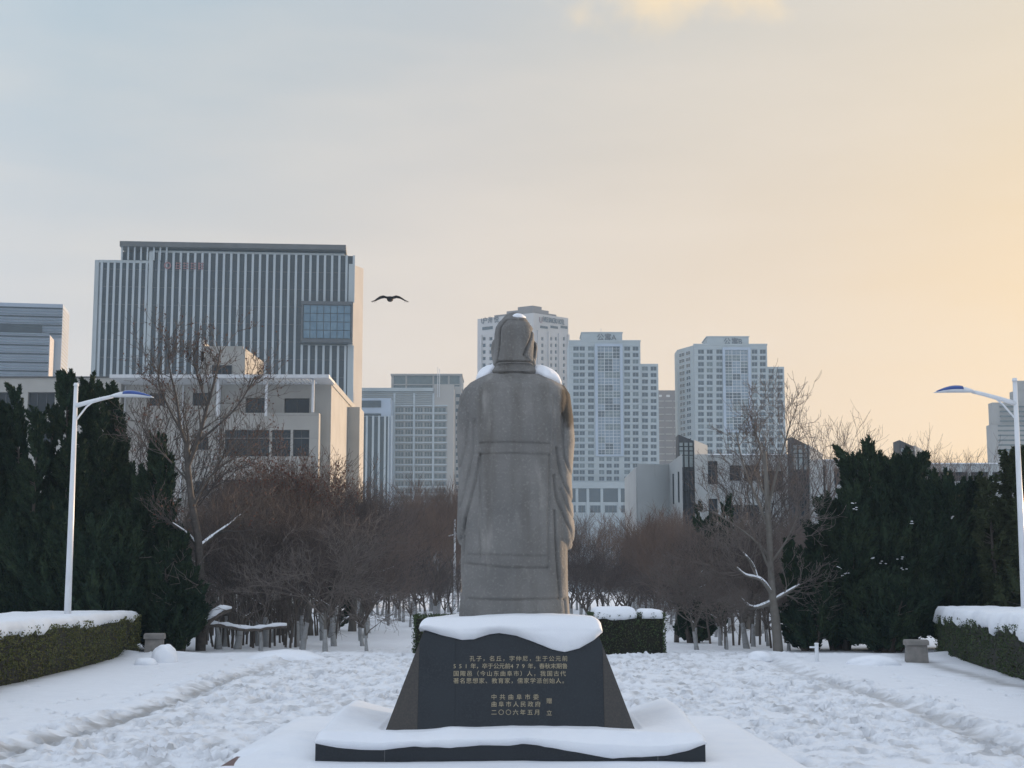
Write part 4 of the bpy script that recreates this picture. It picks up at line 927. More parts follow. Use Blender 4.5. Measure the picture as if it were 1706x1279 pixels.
c = tmix(mrange(tn(42, (1, 1, 1)), .55, .75, 0, .45), c, (.33, .32, .3, 1))
c = tmix(mrange(tn(6, (1, 1, .25)), .6, .76, 0, .5), c, (.37, .36, .335, 1))
sp = t.nodes.new('ShaderNodeVectorMath'); sp.operation = 'SUBTRACT'; t.links.new(tcn.outputs['Object'], sp.inputs[0]); sp.inputs[1].default_value = (sx_(946), -.02, szz(676))
s2_ = t.nodes.new('ShaderNodeVectorMath'); s2_.operation = 'MULTIPLY'; t.links.new(sp.outputs[0], s2_.inputs[0]); s2_.inputs[1].default_value = (1/.095, 1/.40, 1/.24)
sl_ = t.nodes.new('ShaderNodeVectorMath'); sl_.operation = 'LENGTH'; t.links.new(s2_.outputs[0], sl_.inputs[0])
ad = t.nodes.new('ShaderNodeMath'); ad.operation = 'MULTIPLY_ADD'; t.links.new(tn(9, (1, 1, .5)), ad.inputs[0]); ad.inputs[1].default_value = 1.1; t.links.new(sl_.outputs['Value'], ad.inputs[2])
c = tmix(mrange(ad.outputs[0], 1.75, 1.45, 0, .92), c, (.042, .036, .029, 1))
t.links.new(c, b.inputs['Base Color'])
bp = t.nodes.new('ShaderNodeBump'); bp.inputs['Strength'].default_value = .6; bp.inputs['Distance'].default_value = .014; t.links.new(tn(38, (1, 1, 1)), bp.inputs['Height']); t.links.new(bp.outputs[0], b.inputs['Normal'])
me.materials.clear(); me.materials.append(m)
st = bpy.data.objects.new('stone_statue', me); COL.objects.link(st); st.location = ((857-853)*SY/2560, SY, SZ)
setp(st, 'grey stone statue of a robed hooded scholar seen from behind', 'statue')
# snow lying on shoulders and hood
def mound(name, label, c, r, seed, cat='snow patch', zmin=-.35, flat=1.0, tilt=0):
    bm = bmesh.new(); bmesh.ops.create_icosphere(bm, subdivisions=4, radius=1)
    for v in bm.verts:
        p = v.co.copy(); n = float(fbm(np.float64(p.x*2+seed), np.float64(p.y*2+p.z*1.3), seed))*.35
        p *= 1+n
        if p.z < zmin: p.z = zmin+(p.z-zmin)*.15
        v.co = Vector((p.x*r[0], p.y*r[1], p.z*r[2]+p.x*r[0]*tilt))
    mm = bpy.data.meshes.new(name); bm.to_mesh(mm); bm.free(); mm.materials.append(SNOW); mm.polygons.foreach_set('use_smooth', np.ones(len(mm.polygons), dtype=bool))
    o = bpy.data.objects.new(name, mm); COL.objects.link(o); o.location = c
    return setp(o, label, cat)
SX = st.location.x
mound('snow_patch', 'snow lying on the left shoulder of the statue', (SX+sx_(812), SY+.06, SZ+szz(619.5)), (.125, .16, .105), 4, tilt=.42)
mound('snow_patch', 'snow lying on the right shoulder of the statue, the larger heap', (SX+sx_(909), SY+.05, SZ+szz(622)), (.165, .17, .115), 8, tilt=-.32)
mound('snow_patch', 'thin crust of snow on top of the statue hood', (SX+sx_(861), SY-.01, SZ+szz(524)), (.09, .12, .042), 12, zmin=-.5)

# ------------------------------------------------------------------ hedges
def cards(Pn, dirs, ln, wd):
    """small pointed leaves: Pn (n,3) centres, dirs (n,3) long axis"""
    n = len(Pn); d = dirs/np.linalg.norm(dirs, axis=1, keepdims=True); r = rng.normal(size=(n, 3)); s = np.cross(d, r); s /= np.linalg.norm(s, axis=1, keepdims=True)+1e-9
    ln = np.broadcast_to(ln, n)[:, None]; wd = np.broadcast_to(wd, n)[:, None]
    V = np.stack([Pn-d*ln*.5, Pn+s*wd*.5-d*ln*.05, Pn+d*ln*.5, Pn-s*wd*.5-d*ln*.05], 1).reshape(-1, 3)
    return V, np.arange(n*4).reshape(n, 4)
def hedge(name, label, c0, c1, width, h, leaf, per_m2, seed, inward=-1, side_in=True):
    """clipped hedge whose visible face runs c0 -> c1 (xy); inward: side the body lies on"""
    T = thing(name, label, 'hedge', (c0[0], c0[1], -.06), math.atan2(c1[1]-c0[1], c1[0]-c0[0]))
    ln = math.hypot(c1[0]-c0[0], c1[1]-c0[1]); w = width*inward
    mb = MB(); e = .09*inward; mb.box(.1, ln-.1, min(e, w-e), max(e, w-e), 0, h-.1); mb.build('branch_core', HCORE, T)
    faces = [((0, 0, 0), (ln, 0, 0), (0, 0, h)), ((0, 0, h), (ln, 0, 0), (0, w, 0)), ((ln, 0, 0), (0, w, 0), (0, 0, h)), ((0, 0, 0), (0, w, 0), (0, 0, h)), ((0, w, 0), (ln, 0, 0), (0, 0, h))]
    P_ = []
    for k, (o_, a, b_) in enumerate(faces):
        A = np.linalg.norm(np.cross(a, b_)); n = int(A*per_m2*(.35 if k in (1, 4) else 1)); q = np.array(o_)+rng.random((n, 1))*np.array(a)+rng.random((n, 1))*np.array(b_)
        nrm = np.cross(a, b_); nrm = nrm/np.linalg.norm(nrm); ctr = np.array((ln/2, w/2, h/2))
        if np.dot(nrm, np.array(o_)+np.array(a)/2+np.array(b_)/2-ctr) < 0: nrm = -nrm
        bump_ = fbm(q[:, 0]*1.3+q[:, 1], q[:, 2]*1.7+seed, seed)*.14+fbm(q[:, 0]*5+q[:, 1]*5, q[:, 2]*5, seed+3)*.06
        q += nrm*(bump_-.03-rng.random(n)*.07)[:, None]
        rr = .1                                                        # soften the arrises
        P_.append((q, nrm))
    Q = np.concatenate([p for p, _ in P_]); ND = np.concatenate([np.tile(n_, (len(p), 1)) for p, n_ in P_])
    Q[:, 2] = np.maximum(Q[:, 2], .02)
    V, F_ = cards(Q, ND*.4+rng.normal(size=Q.shape)*.8+np.array((0, 0, .4)), leaf*(.7+.6*rng.random(len(Q))), leaf*.55)
    obj_np('foliage', V, F_, leaf_mat, T)
    return T
def snow_top(label, c0, c1, width, h, inward, seed, th=.10, lip=.10, x0=0, x1=None, drips=0):
    ln = math.hypot(c1[0]-c0[0], c1[1]-c0[1]); ang = math.atan2(c1[1]-c0[1], c1[0]-c0[0]); x1 = x1 or ln
    nu, nv = int((x1-x0)*9)+12, 34
    U = np.linspace(0, 1, nu); Vv = np.linspace(0, 1, nv); UU, VV = np.meshgrid(U, Vv)
    x = x0+(x1-x0)*UU+fbm(VV*4, UU*0+seed, seed)*.25*(UU > .9)
    front = .02-.26*np.maximum(fbm(x*1.1, x*0+seed, seed+5)+.1, 0)-.10*fbm(x*4, x*0, seed+7)
    yy = -front+(width-.08+front)*VV                                   # distance inward from the visible face
    e = np.minimum.reduce([UU*(x1-x0), (1-UU)*(x1-x0), VV*width, (1-VV)*width])
    zz = h+th*np.sqrt(np.clip(1-(1-np.clip(e/.16, 0, 1))**2, 0, 1))*(1+.9*fbm(x*.8, yy*1.2, seed+2))+fbm(x*3, yy*3, seed+4)*.035
    # lip drooping over the face
    lipd = np.clip(.35*np.maximum(fbm(x*1.7, x*0+3, seed+6)+.02, 0)+drips*np.maximum(fbm(x*3.5, x*0+9, seed+9)-.02, 0), 0, .5)
    zz -= (VV < .001)*lipd+(np.abs(VV-Vv[1]) < .001)*lipd*.45
    pts = np.stack([x, yy*inward, zz], -1); bot = np.stack([x, (yy*.96+.03*width)*inward, np.full_like(x, h-.12)-(VV < .04)*lipd*.7], -1)
    n = nu*nv; ii = np.arange(n).reshape(nv, nu); Ft = np.stack([ii[:-1, :-1], ii[:-1, 1:], ii[1:, 1:], ii[1:, :-1]], -1).reshape(-1, 4); Fb = Ft[:, ::-1]+n
    ring = np.concatenate([ii[0, :], ii[1:, -1], ii[-1, -2::-1], ii[-2:0:-1, 0]]); Fs = np.stack([ring, ring+n, np.roll(ring, -1)+n, np.roll(ring, -1)], -1)
    o = obj_np('snow_cover', np.concatenate([pts.reshape(-1, 3), bot.reshape(-1, 3)]), np.concatenate([Ft, Fb, Fs]), SNOW, smooth=True)
    o.location = (c0[0], c0[1], -.06); o.rotation_euler = (0, 0, ang); return setp(o, label, 'snow cover')
leaf_mat = HEDGE
hl0, hl1 = (-7.7, 15), (-9.66, 40.6)
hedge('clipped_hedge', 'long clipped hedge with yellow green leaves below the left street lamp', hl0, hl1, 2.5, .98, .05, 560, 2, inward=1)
snow_top('snow lying along the top of the left hedge', hl0, hl1, 2.5, .98, 1, 5, th=.12)
leaf_mat = HEDGE_R
hr0, hr1 = (7.35, 15), (11.05, 40.8)
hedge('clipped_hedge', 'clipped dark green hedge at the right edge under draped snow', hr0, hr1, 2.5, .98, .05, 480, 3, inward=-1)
snow_top('thick snow draped with icy drips over the right hedge', hr0, hr1, 2.5, .98, -1, 9, th=.2, drips=.5)
b0 = G(1000, 1090); b1 = G(1117, 1090)
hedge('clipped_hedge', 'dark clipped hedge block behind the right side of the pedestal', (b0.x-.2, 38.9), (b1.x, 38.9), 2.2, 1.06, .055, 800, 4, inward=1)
snow_top('two humps of snow on the hedge block, the longer left one', (b0.x-.2, 38.9), (b1.x, 38.9), 2.2, 1.06, 1, 13, th=.12, x0=.1, x1=1.15)
snow_top('short hump of snow at the right end of the hedge block', (b0.x-.2, 38.9), (b1.x, 38.9), 2.2, 1.03, 1, 17, th=.1, x0=1.3, x1=1.85)
b2 = G(682, 1090)
hedge('clipped_hedge', 'dark clipped hedge block peeping out behind the left side of the pedestal', (b2.x, 38.9), (b2.x+2.0, 38.9), 2.2, 1.0, .055, 800, 6, inward=1)

# ------------------------------------------------------------------ bare trees
def branch_mesh(segs, kthick=6):
    """segs: (p0, p1, r0, r1) -> prisms; thick ones get 6 sides, thin ones 3"""
    A = np.array([s[0] for s in segs]); B = np.array([s[1] for s in segs]); r0 = np.array([s[2] for s in segs]); r1 = np.array([s[3] for s in segs])
    d = B-A; d /= np.linalg.norm(d, axis=1, keepdims=True)+1e-9
    ref = np.where(np.abs(d[:, 2:3]) > .9, np.array([[1., 0, 0]]), np.array([[0, 0, 1.]])); u = np.cross(d, ref); u /= np.linalg.norm(u, axis=1, keepdims=True); v = np.cross(d, u)
    Vs, Fs, n0 = [], [], 0
    for k, sel in ((kthick, r0 > .02), (3, r0 <= .02)):
        if not sel.any(): continue
        a = np.arange(k)*2*np.pi/k; cs, sn = np.cos(a), np.sin(a)
        off = u[sel][:, None]*cs[None, :, None]+v[sel][:, None]*sn[None, :, None]
        ra = A[sel][:, None]+off*r0[sel][:, None, None]; rb = B[sel][:, None]+off*r1[sel][:, None, None]
        V = np.concatenate([ra, rb], 1).reshape(-1, 3); m_ = sel.sum(); base = (np.arange(m_)*2*k)[:, None]; j = np.arange(k)[None]
        F_ = np.stack([base+j, base+(j+1) % k, base+k+(j+1) % k, base+k+j], -1).reshape(-1, 4)
        Vs.append(V); Fs.append(F_+n0); n0 += len(V)
    return np.concatenate(Vs), np.concatenate(Fs)
def bare_tree(seed, Ht, trunk_h, r0, counts, lens, up=.35, spread=.9, twig_r=.006, leader=True):
    rs = random.Random(seed); thick, thin = [], []
    def rv(): return Vector((rs.gauss(0, 1), rs.gauss(0, 1), rs.gauss(0, 1)))
    def grow(p, d, ln, r, lev):
        ns = 5 if lev < 2 else (4 if lev == 2 else 3); pts = [p]; rad = [r]; q = p.copy(); dd = d.copy()
        for i in range(ns):
            dd = (dd+rv()*.16*(1 if lev else .35)+Vector((0, 0, up*.22))).normalized(); q2 = q+dd*(ln/ns)
            ra = r*(1-.75*i/ns); rb = r*(1-.75*(i+1)/ns); rb = max(rb, twig_r*.6); ra = max(ra, twig_r*.6)
            (thick if ra > .022 else thin).append((tuple(q), tuple(q2), ra, rb)); q = q2; pts.append(q2); rad.append(rb)
        if lev >= len(counts): return
        n = counts[lev]; n = max(1, int(n*rs.uniform(.75, 1.25)))
        for c in range(n):
            f = rs.uniform(.3, 1) if lev else rs.uniform(max(.2, 1-.45), 1)
            i = min(int(f*ns), ns-1); g = f*ns-i; p_ = pts[i].lerp(pts[i+1], g); ax = (pts[i+1]-pts[i]).normalized()
            side = (ax.cross(rv())).normalized(); sd = spread*rs.uniform(.55, 1.15)
            nd = (ax*math.cos(sd)+side*math.sin(sd)).normalized()
            grow(p_, nd, ln*0+lens[lev]*Ht*rs.uniform(.6, 1.15)*(1.15-.45*f), max(rad[i]*rs.uniform(.45, .7), twig_r), lev+1)
    grow(Vector((0, 0, -.12)), Vector((rs.gauss(0, .06), rs.gauss(0, .06), 1)).normalized(), trunk_h, r0, 0)
    return thick, thin
TREE = {}
def tree_proto(key, seed, Ht, trunk_h, r0, counts, lens, bark, twig, wash=0, leaves=None, snow=True, **k):
    thick, thin = bare_tree(seed, Ht, trunk_h, r0, counts, lens, **k)
    T = bpy.data.objects.new(key, None); COL.objects.link(T)
    V, F_ = branch_mesh(thick); obj_np('trunk', V, F_, bark, T)
    V, F_ = branch_mesh(thin); obj_np('crown', V, F_, twig, T)
    if wash:
        V, F_ = branch_mesh([((s[0]), (s[1]), s[2]+.004, s[3]+.004) for s in thick if s[1][2] < trunk_h*wash and math.hypot(s[0][0], s[0][1]) < r0*3][:3]); obj_np('limewashed_foot', V, F_, LIME, T)
    if leaves:
        n, size = leaves; idx = np.random.default_rng(seed).integers(0, len(thin), n); q = np.array([thin[i][1] for i in idx])+rng.normal(size=(n, 3))*.04
        V, F_ = cards(q, rng.normal(size=(n, 3))+np.array((0, 0, -.6)), size*(.7+.6*rng.random(n)), size*.6); obj_np('leaves', V, F_, LEAF_RED, T)
    if snow:
        ss = []
        for (a, b_, ra, rb) in thick:
            dx = math.hypot(b_[0]-a[0], b_[1]-a[1]); ln = math.dist(a, b_)
            if ra < .09 and dx/ln > .72 and random.random() < snow: ss.append(((a[0], a[1], a[2]+ra*.75), (b_[0], b_[1], b_[2]+rb*.75), ra*.85, rb*.7))
        if ss: V, F_ = branch_mesh(ss); obj_np('snow', V, F_, SNOW, T, smooth=True)
    zmax = max(s[1][2] for s in thin); TREE[key] = (T, zmax)
    T.location = (0, -60, -50)
    return T
# low spreading trees, tall trees, reddish alley trees, shrubs
for i in range(4): tree_proto('low_bare_tree.%d' % i, 100+i, 4.2, 1.35, .085, (7, 6, 6, 4), (.5, .34, .2, .12), BARK, TWIG, wash=.6, snow=.4, spread=.78, up=.36, twig_r=.0055)
for i in range(3): tree_proto('alley_tree.%d' % i, 200+i, 7.5, 2.3, .10, (8, 7, 7, 5), (.52, .3, .17, .09), BARK, TWIG_RED, wash=.5, snow=.0, spread=.6, up=.6, twig_r=.007)
for i in range(3): tree_proto('tall_bare_tree.%d' % i, 300+i, 9, 3.2, .19, (8, 6, 6, 4), (.5, .3, .17, .09), BARK_PALE, TWIG, snow=.12, spread=.7, up=.5, twig_r=.007)
tree_proto('great_bare_tree', 317, 9, 3.4, .2, (8, 6, 5, 4), (.5, .3, .18, .1), BARK, mat('dark_twigs', (.055, .046, .042), .9, noise=(3, (.08, .065, .057), .4, .7)), leaves=(500, .07), snow=.12, spread=.62, up=.55, twig_r=.010)
tree_proto('leafy_tree', 401, 7.5, 2.4, .1, (8, 7, 6, 4), (.48, .3, .17, .09), BARK, TWIG, leaves=(2600, .085), snow=.0, spread=.65, up=.5, twig_r=.007)
for i in range(2): tree_proto('open_low_tree.%d' % i, 500+i, 4.2, 1.3, .09, (6, 6, 5, 3), (.55, .36, .22, .13), BARK_PALE, TWIG_PALE, wash=.6, snow=.75, spread=.85, up=.26, twig_r=.0075)
used = set()
def plant(key, px, Y, top, label, group=None, rz=None, name='bare_tree', cat='tree', sxy=1.0):
    T, zm = TREE[key]; p = P(px, 900, Y); x = p.x; h = P(px, top, Y).z+.1; sc_ = h/zm
    rz = random.uniform(0, 6.28) if rz is None else rz; g0 = gz(x, Y)-.02
    if key not in used: used.add(key); T.location = (x, Y, g0); T.rotation_euler = (0, 0, rz); T.scale = (sc_*sxy, sc_*sxy, sc_); T.name = name; r = T
    else: r = copy_thing(T, (x, Y, g0), rz, (sc_*sxy, sc_*sxy, sc_)); r.name = name
    return setp(r, label, cat, group)
# singled-out trees
def handmade_tree(label, Y, limbs, seed, bark, twig, snowy=(), leaves=0, reach=1.0, n1=9, up=.5, drop=.22):
    """a tree whose main limbs follow the photo: limbs = [((px, py, radius), ...), ...]"""
    rs = random.Random(seed); x0 = P(limbs[0][0][0], limbs[0][0][1], Y).x; g0 = gz(x0, Y)-.05
    T = thing('bare_tree', label, 'tree', (x0, Y, g0)); thick, thin, ss = [], [], []
    def rv(): return Vector((rs.gauss(0, 1), rs.gauss(0, 1), rs.gauss(0, 1)))
    def grow(p, d, ln, r, lev):
        q = p.copy(); ns = 5 if lev == 0 else 4; dd = d.normalized(); pts = [(q.copy(), dd, r)]
        for i in range(ns):
            dd = (dd+rv()*.17+Vector((0, 0, up*.2))).normalized(); q2 = q+dd*(ln/ns); ra_, rb = max(r*(1-.75*i/ns), .005), max(r*(1-.75*(i+1)/ns), .004)
            (thick if ra_ > .02 else thin).append((tuple(q), tuple(q2), ra_, rb)); q = q2; pts.append((q.copy(), dd, rb))
        if lev >= 3: return
        for c in range((7, 6, 4)[lev]):
            p_, ax, r_ = pts[rs.randint(1, ns)]; sd = rs.uniform(.35, .95); side = ax.cross(rv()).normalized()
            grow(p_, ax*math.cos(sd)+side*math.sin(sd), ln*rs.uniform(.4, .62), max(r_*.62, .0065), lev+1)
    for li, lm in enumerate(limbs):
        yo = 0; pts = []
        for k, (px, py, r) in enumerate(lm):
            r = r*(.72 if li else .85); py = py+max(0, 760-py)*drop
            if k and li: yo += rs.gauss(0, .16)
            w = P(px, py, Y); pts.append((Vector((w.x-x0, yo, max(w.z-g0, -.05))), r))
        fine = []
        for k in range(len(pts)-1):
            p0 = pts[max(k-1, 0)][0]; p1, r1 = pts[k]; p2, r2 = pts[k+1]; p3 = pts[min(k+2, len(pts)-1)][0]
            for j in range(4):
                f = j/4; fine.append((.5*((2*p1)+(-p0+p2)*f+(2*p0-5*p1+4*p2-p3)*f*f+(-p0+3*p1-3*p2+p3)*f**3), r1+(r2-r1)*f))
        fine.append(pts[-1])
        for (a, ra_), (b_, rb) in zip(fine[:-1], fine[1:]):
            thick.append((tuple(a), tuple(b_+(b_-a)*.04), max(ra_, .0205), rb))
            if li in snowy: ss.append((tuple(a+Vector((0, 0, ra_*.8))), tuple(b_+Vector((0, 0, rb*.8))), ra_*rs.uniform(.75, 1.05), rb*rs.uniform(.75, 1.05)))
        m_ = n1 if li else 4
        for c in range(m_):
            k = rs.randint(max(2, len(fine)//3), len(fine)-1); p_, r_ = fine[k]; ax = (fine[k][0]-fine[k-1][0]).normalized(); sd = rs.uniform(.3, .9) if k < len(fine)-1 else .15
            side = ax.cross(rv()).normalized(); grow(p_, ax*math.cos(sd)+side*math.sin(sd), reach*rs.uniform(.7, 1.5), max(r_*.55, .012), 1 if li else 2)
    V, F_ = branch_mesh(thick, 8); obj_np('trunk', V, F_, bark, T, smooth=True); V, F_ = branch_mesh(thin); obj_np('crown', V, F_, twig, T)
    if ss: V, F_ = branch_mesh(ss, 8); obj_np('snow', V, F_, SNOW, T, smooth=True)
    if leaves:
        gi = np.random.default_rng(seed); idx = gi.integers(0, len(thin), leaves); q = np.array([thin[i][1] for i in idx]); V, F_ = cards(q, gi.normal(size=(leaves, 3))+np.array((0, 0, -.6)), .085, .05); obj_np('leaves', V, F_, LEAF_RED, T)
    return T
DTW = MATS['dark_twigs']
handmade_tree('tallest bare tree with dark forked trunk beside the left junipers', 42.0, [
    ((334, 1090, .17), (334, 1010, .15), (331, 910, .13), (320, 840, .11), (313, 780, .095), (311, 735, .085)),
    ((331, 912, .08), (312, 890, .055), (290, 872, .03)), ((332, 912, .085), (352, 893, .06), (374, 877, .045), (394, 856, .025)),
    ((312, 740, .07), (301, 700, .06), (297, 640, .045), (290, 585, .03), (286, 545, .02)),
    ((314, 775, .085), (331, 722, .075), (346, 655, .06), (358, 595, .045), (366, 525, .022)),
    ((330, 728, .06), (362, 698, .045), (398, 655, .035), (428, 592, .02)), ((306, 715, .05), (282, 660, .04), (264, 600, .03), (268, 545, .02)),
    ((320, 850, .05), (345, 800, .04), (378, 770, .03), (410, 740, .02)), ((312, 800, .045), (285, 770, .035), (262, 740, .025), (240, 700, .02)), ((346, 650, .045), (332, 610, .032), (322, 560, .02))],
    61, mat('dark_bark', (.06, .052, .046), .9, noise=(9, (.095, .082, .072), .4, .7), bump=(30, .5, .02)), mat('grey_brown_twigs', (.085, .073, .066), .9, noise=(3, (.11, .095, .085), .4, .7)), snowy=(1, 2), leaves=700, reach=.8, n1=12)
handmade_tree('bare tree with thick pale trunk and snowy limbs beside the right junipers', 41.2, [
    ((1297, 1095, .165), (1293, 1040, .145), (1288, 1000, .13), (1284, 950, .095), (1281, 880, .095), (1277, 810, .075), (1274, 750, .05)),
    ((1287, 1003, .085), (1262, 1012, .06), (1246, 1009, .05), (1237, 996, .03)), ((1286, 990, .08), (1266, 966, .06), (1243, 958, .045), (1227, 946, .03)),
    ((1262, 963, .05), (1255, 942, .04), (1243, 928, .035), (1237, 920, .025)), ((1290, 1000, .07), (1311, 986, .05), (1330, 974, .03)),
    ((1283, 930, .06), (1262, 900, .04), (1230, 872, .03), (1196, 850, .02)), ((1281, 880, .06), (1262, 830, .045), (1240, 770, .035), (1228, 710, .02)), ((1279, 850, .06), (1294, 790, .045), (1305, 730, .03), (1312, 690, .02)), ((1276, 790, .05), (1268, 740, .035), (1256, 690, .02)), ((1283, 940, .045), (1310, 900, .035), (1330, 860, .02))],
    67, mat('pale_plane_bark', (.165, .152, .135), .9, noise=(6, (.13, .118, .10), .4, .7), bump=(25, .5, .02)), TWIG_PALE, snowy=(1, 2, 3, 4), reach=.8, n1=10)
plant('leafy_tree', 468, 55, 672, 'tree keeping withered dark red leaves in front of the cream hall', name='leafy_tree')
plant('great_bare_tree', 545, 58, 735, 'slender bare tree reaching past the right end of the cream hall', rz=.4, sxy=1.15)
plant('tall_bare_tree.0', 1348, 74, 655, 'bare tree whose crown stands against the glowing sky', rz=3.9)
plant('tall_bare_tree.2', 1238, 66, 690, 'bare twiggy tree in front of the apartment tower with the angled flank', rz=2.2, sxy=1.15)
plant('great_bare_tree', 240, 54, 640, 'bare tree rising behind the left junipers in front of the cream hall', rz=4.4)
plant('tall_bare_tree.2', 1560, 98, 700, 'thin bare tree behind the right junipers against the sky, left of two', rz=5.2)
plant('tall_bare_tree.0', 1625, 100, 725, 'thin bare tree behind the right junipers against the sky, right of two', rz=.9)
ORD = ('leftmost', 'second from the left', 'middle', 'second from the right', 'rightmost')
# grove on both sides of the alley, back to front
ra = random.Random(21)
LG = 'low bare trees with limewashed trunks, grove left of the statue'; RG = 'low bare trees with limewashed trunks, grove right of the statue'
top_l = [(300, 760), (380, 800), (470, 780), (560, 800), (640, 880), (700, 850), (770, 830)]; top_r = [(940, 870), (1050, 870), (1120, 880), (1180, 870), (1260, 850), (1340, 870), (1420, 880)]
for row, Y in enumerate((42.5, 45.5, 49, 53, 58, 64, 71, 79)):
    n = 5
    for k in range(n+(1 if row < 4 else 0)):
        if k >= n: px = ra.uniform(345, 575); plant('low_bare_tree.%d' % ra.randrange(4), px, Y+ra.uniform(-1, 1), interp(top_l, px)+ra.uniform(30, 130), 'low bare twiggy tree with limewashed foot in the grove left of the statue', LG, sxy=ra.uniform(.8, 1.5)); continue
        px = 352+(k+.5)*(640-352-row*6)/n+ra.uniform(-16, 16)
        if row > 3: px += 24
        if row < 3 and px > 650: continue
        plant('low_bare_tree.%d' % ra.randrange(4) if row else 'open_low_tree.%d' % (k % 2), px, Y+ra.uniform(-1, 1), interp(top_l, px)+ra.uniform(5, 120)-row*7, 'low bare twiggy tree with limewashed foot in the grove left of the statue' if row else ORD[k]+' of the open low trees with snowy limbs fronting the left grove', LG if row else 'open low trees fronting the left grove')
    for k in range(n):
        px = 1130+(k+.5)*(1345-1130)/n+ra.uniform(-14, 14)
        if row > 3: px -= 22
        plant('low_bare_tree.%d' % ra.randrange(4) if row else 'open_low_tree.%d' % (k % 2), px, Y+ra.uniform(-1, 1), interp(top_r, px)+ra.uniform(5, 110)-row*7, 'low bare twiggy tree with limewashed foot in the grove right of the statue' if row else ORD[k]+' of the open low trees with snowy limbs fronting the right grove', RG if row else 'open low trees fronting the right grove')
AL, AR = 'reddish bare trees lining the left of the alley behind the statue', 'reddish bare trees lining the right of the alley behind the statue'
for k in range(15):
    Y = 72+k*3.4; px = 640+ra.uniform(0, 125); plant('alley_tree.%d' % (k % 3), px, Y, 788+ra.uniform(0, 50)-(18 if px > 680 else -50), 'reddish bare alley tree to the left behind the statue', AL)
for k in range(18):
    Y = 70+k*3.2; px = 945+ra.uniform(0, 190); plant('alley_tree.%d' % (k % 3), px, Y, 826+ra.uniform(0, 45), 'reddish bare alley tree to the right behind the statue', AR)
for k in range(8):
    Y = 92+k*3; px = 770+k*22+ra.uniform(-8, 8); plant('alley_tree.%d' % (k % 3), px, Y+18, 850+ra.uniform(0, 40), 'reddish bare tree far down the alley behind the statue', 'reddish bare trees at the far end of the alley')
for k in range(12):
    Y = 84+ra.uniform(0, 26); px = 330+k*28; plant('alley_tree.%d' % (k % 3), px, Y, 800+ra.uniform(0, 60), 'reddish bare tree in front of the cream hall', 'reddish bare trees at the foot of the cream hall')
for k in range(13):
    Y = 82+ra.uniform(0, 24); px = 1120+k*26; plant('alley_tree.%d' % (k % 3), px, Y, 858+ra.uniform(0, 45), 'reddish bare tree in front of the low white hall', 'reddish bare trees at the foot of the low white hall')

ML, MR = 'mid-height bare trees, grove left of the statue', 'mid-height bare trees, grove right of the statue'
for k in range(13):
    px = 345+k*22+ra.uniform(-9, 9); plant('tall_bare_tree.%d' % (k % 3), px, 46+ra.uniform(0, 26), 735+ra.uniform(0, 95)+max(0, px-540)*.5, 'mid-height loose bare tree rising out of the grove left of the statue', ML, sxy=ra.uniform(.9, 1.5))
for k in range(10):
    px = 1130+k*23+ra.uniform(-9, 9); plant('tall_bare_tree.%d' % (k % 3), px, 47+ra.uniform(0, 26), 838+ra.uniform(0, 60), 'mid-height loose bare tree rising out of the grove right of the statue', MR, sxy=ra.uniform(.9, 1.5))
for k in range(13):
    plant('low_bare_tree.%d' % (k % 4), 948+k*15+ra.uniform(-6, 6), 62+ra.uniform(0, 22), 885+ra.uniform(0, 55), 'low bare tree filling the alley edge right behind the statue', 'low bare trees along the right alley edge', sxy=ra.uniform(1, 1.4))
for k in range(8):
    plant('low_bare_tree.%d' % (k % 4), 652+k*14+ra.uniform(-6, 6), 64+ra.uniform(0, 22), 885+ra.uniform(0, 55), 'low bare tree filling the alley edge left behind the statue', 'low bare trees along the left alley edge', sxy=ra.uniform(1, 1.3))
for k in range(22):
    px = (935+k*17 if k < 12 else 600+(k-12)*17)+ra.uniform(-6, 6); plant('low_bare_tree.%d' % (k % 4), px, 96+ra.uniform(0, 22), 915+ra.uniform(0, 35), 'low bare tree at the far end of the groves behind the statue', 'low bare trees at the far end of the groves', sxy=ra.uniform(1.1, 1.6))
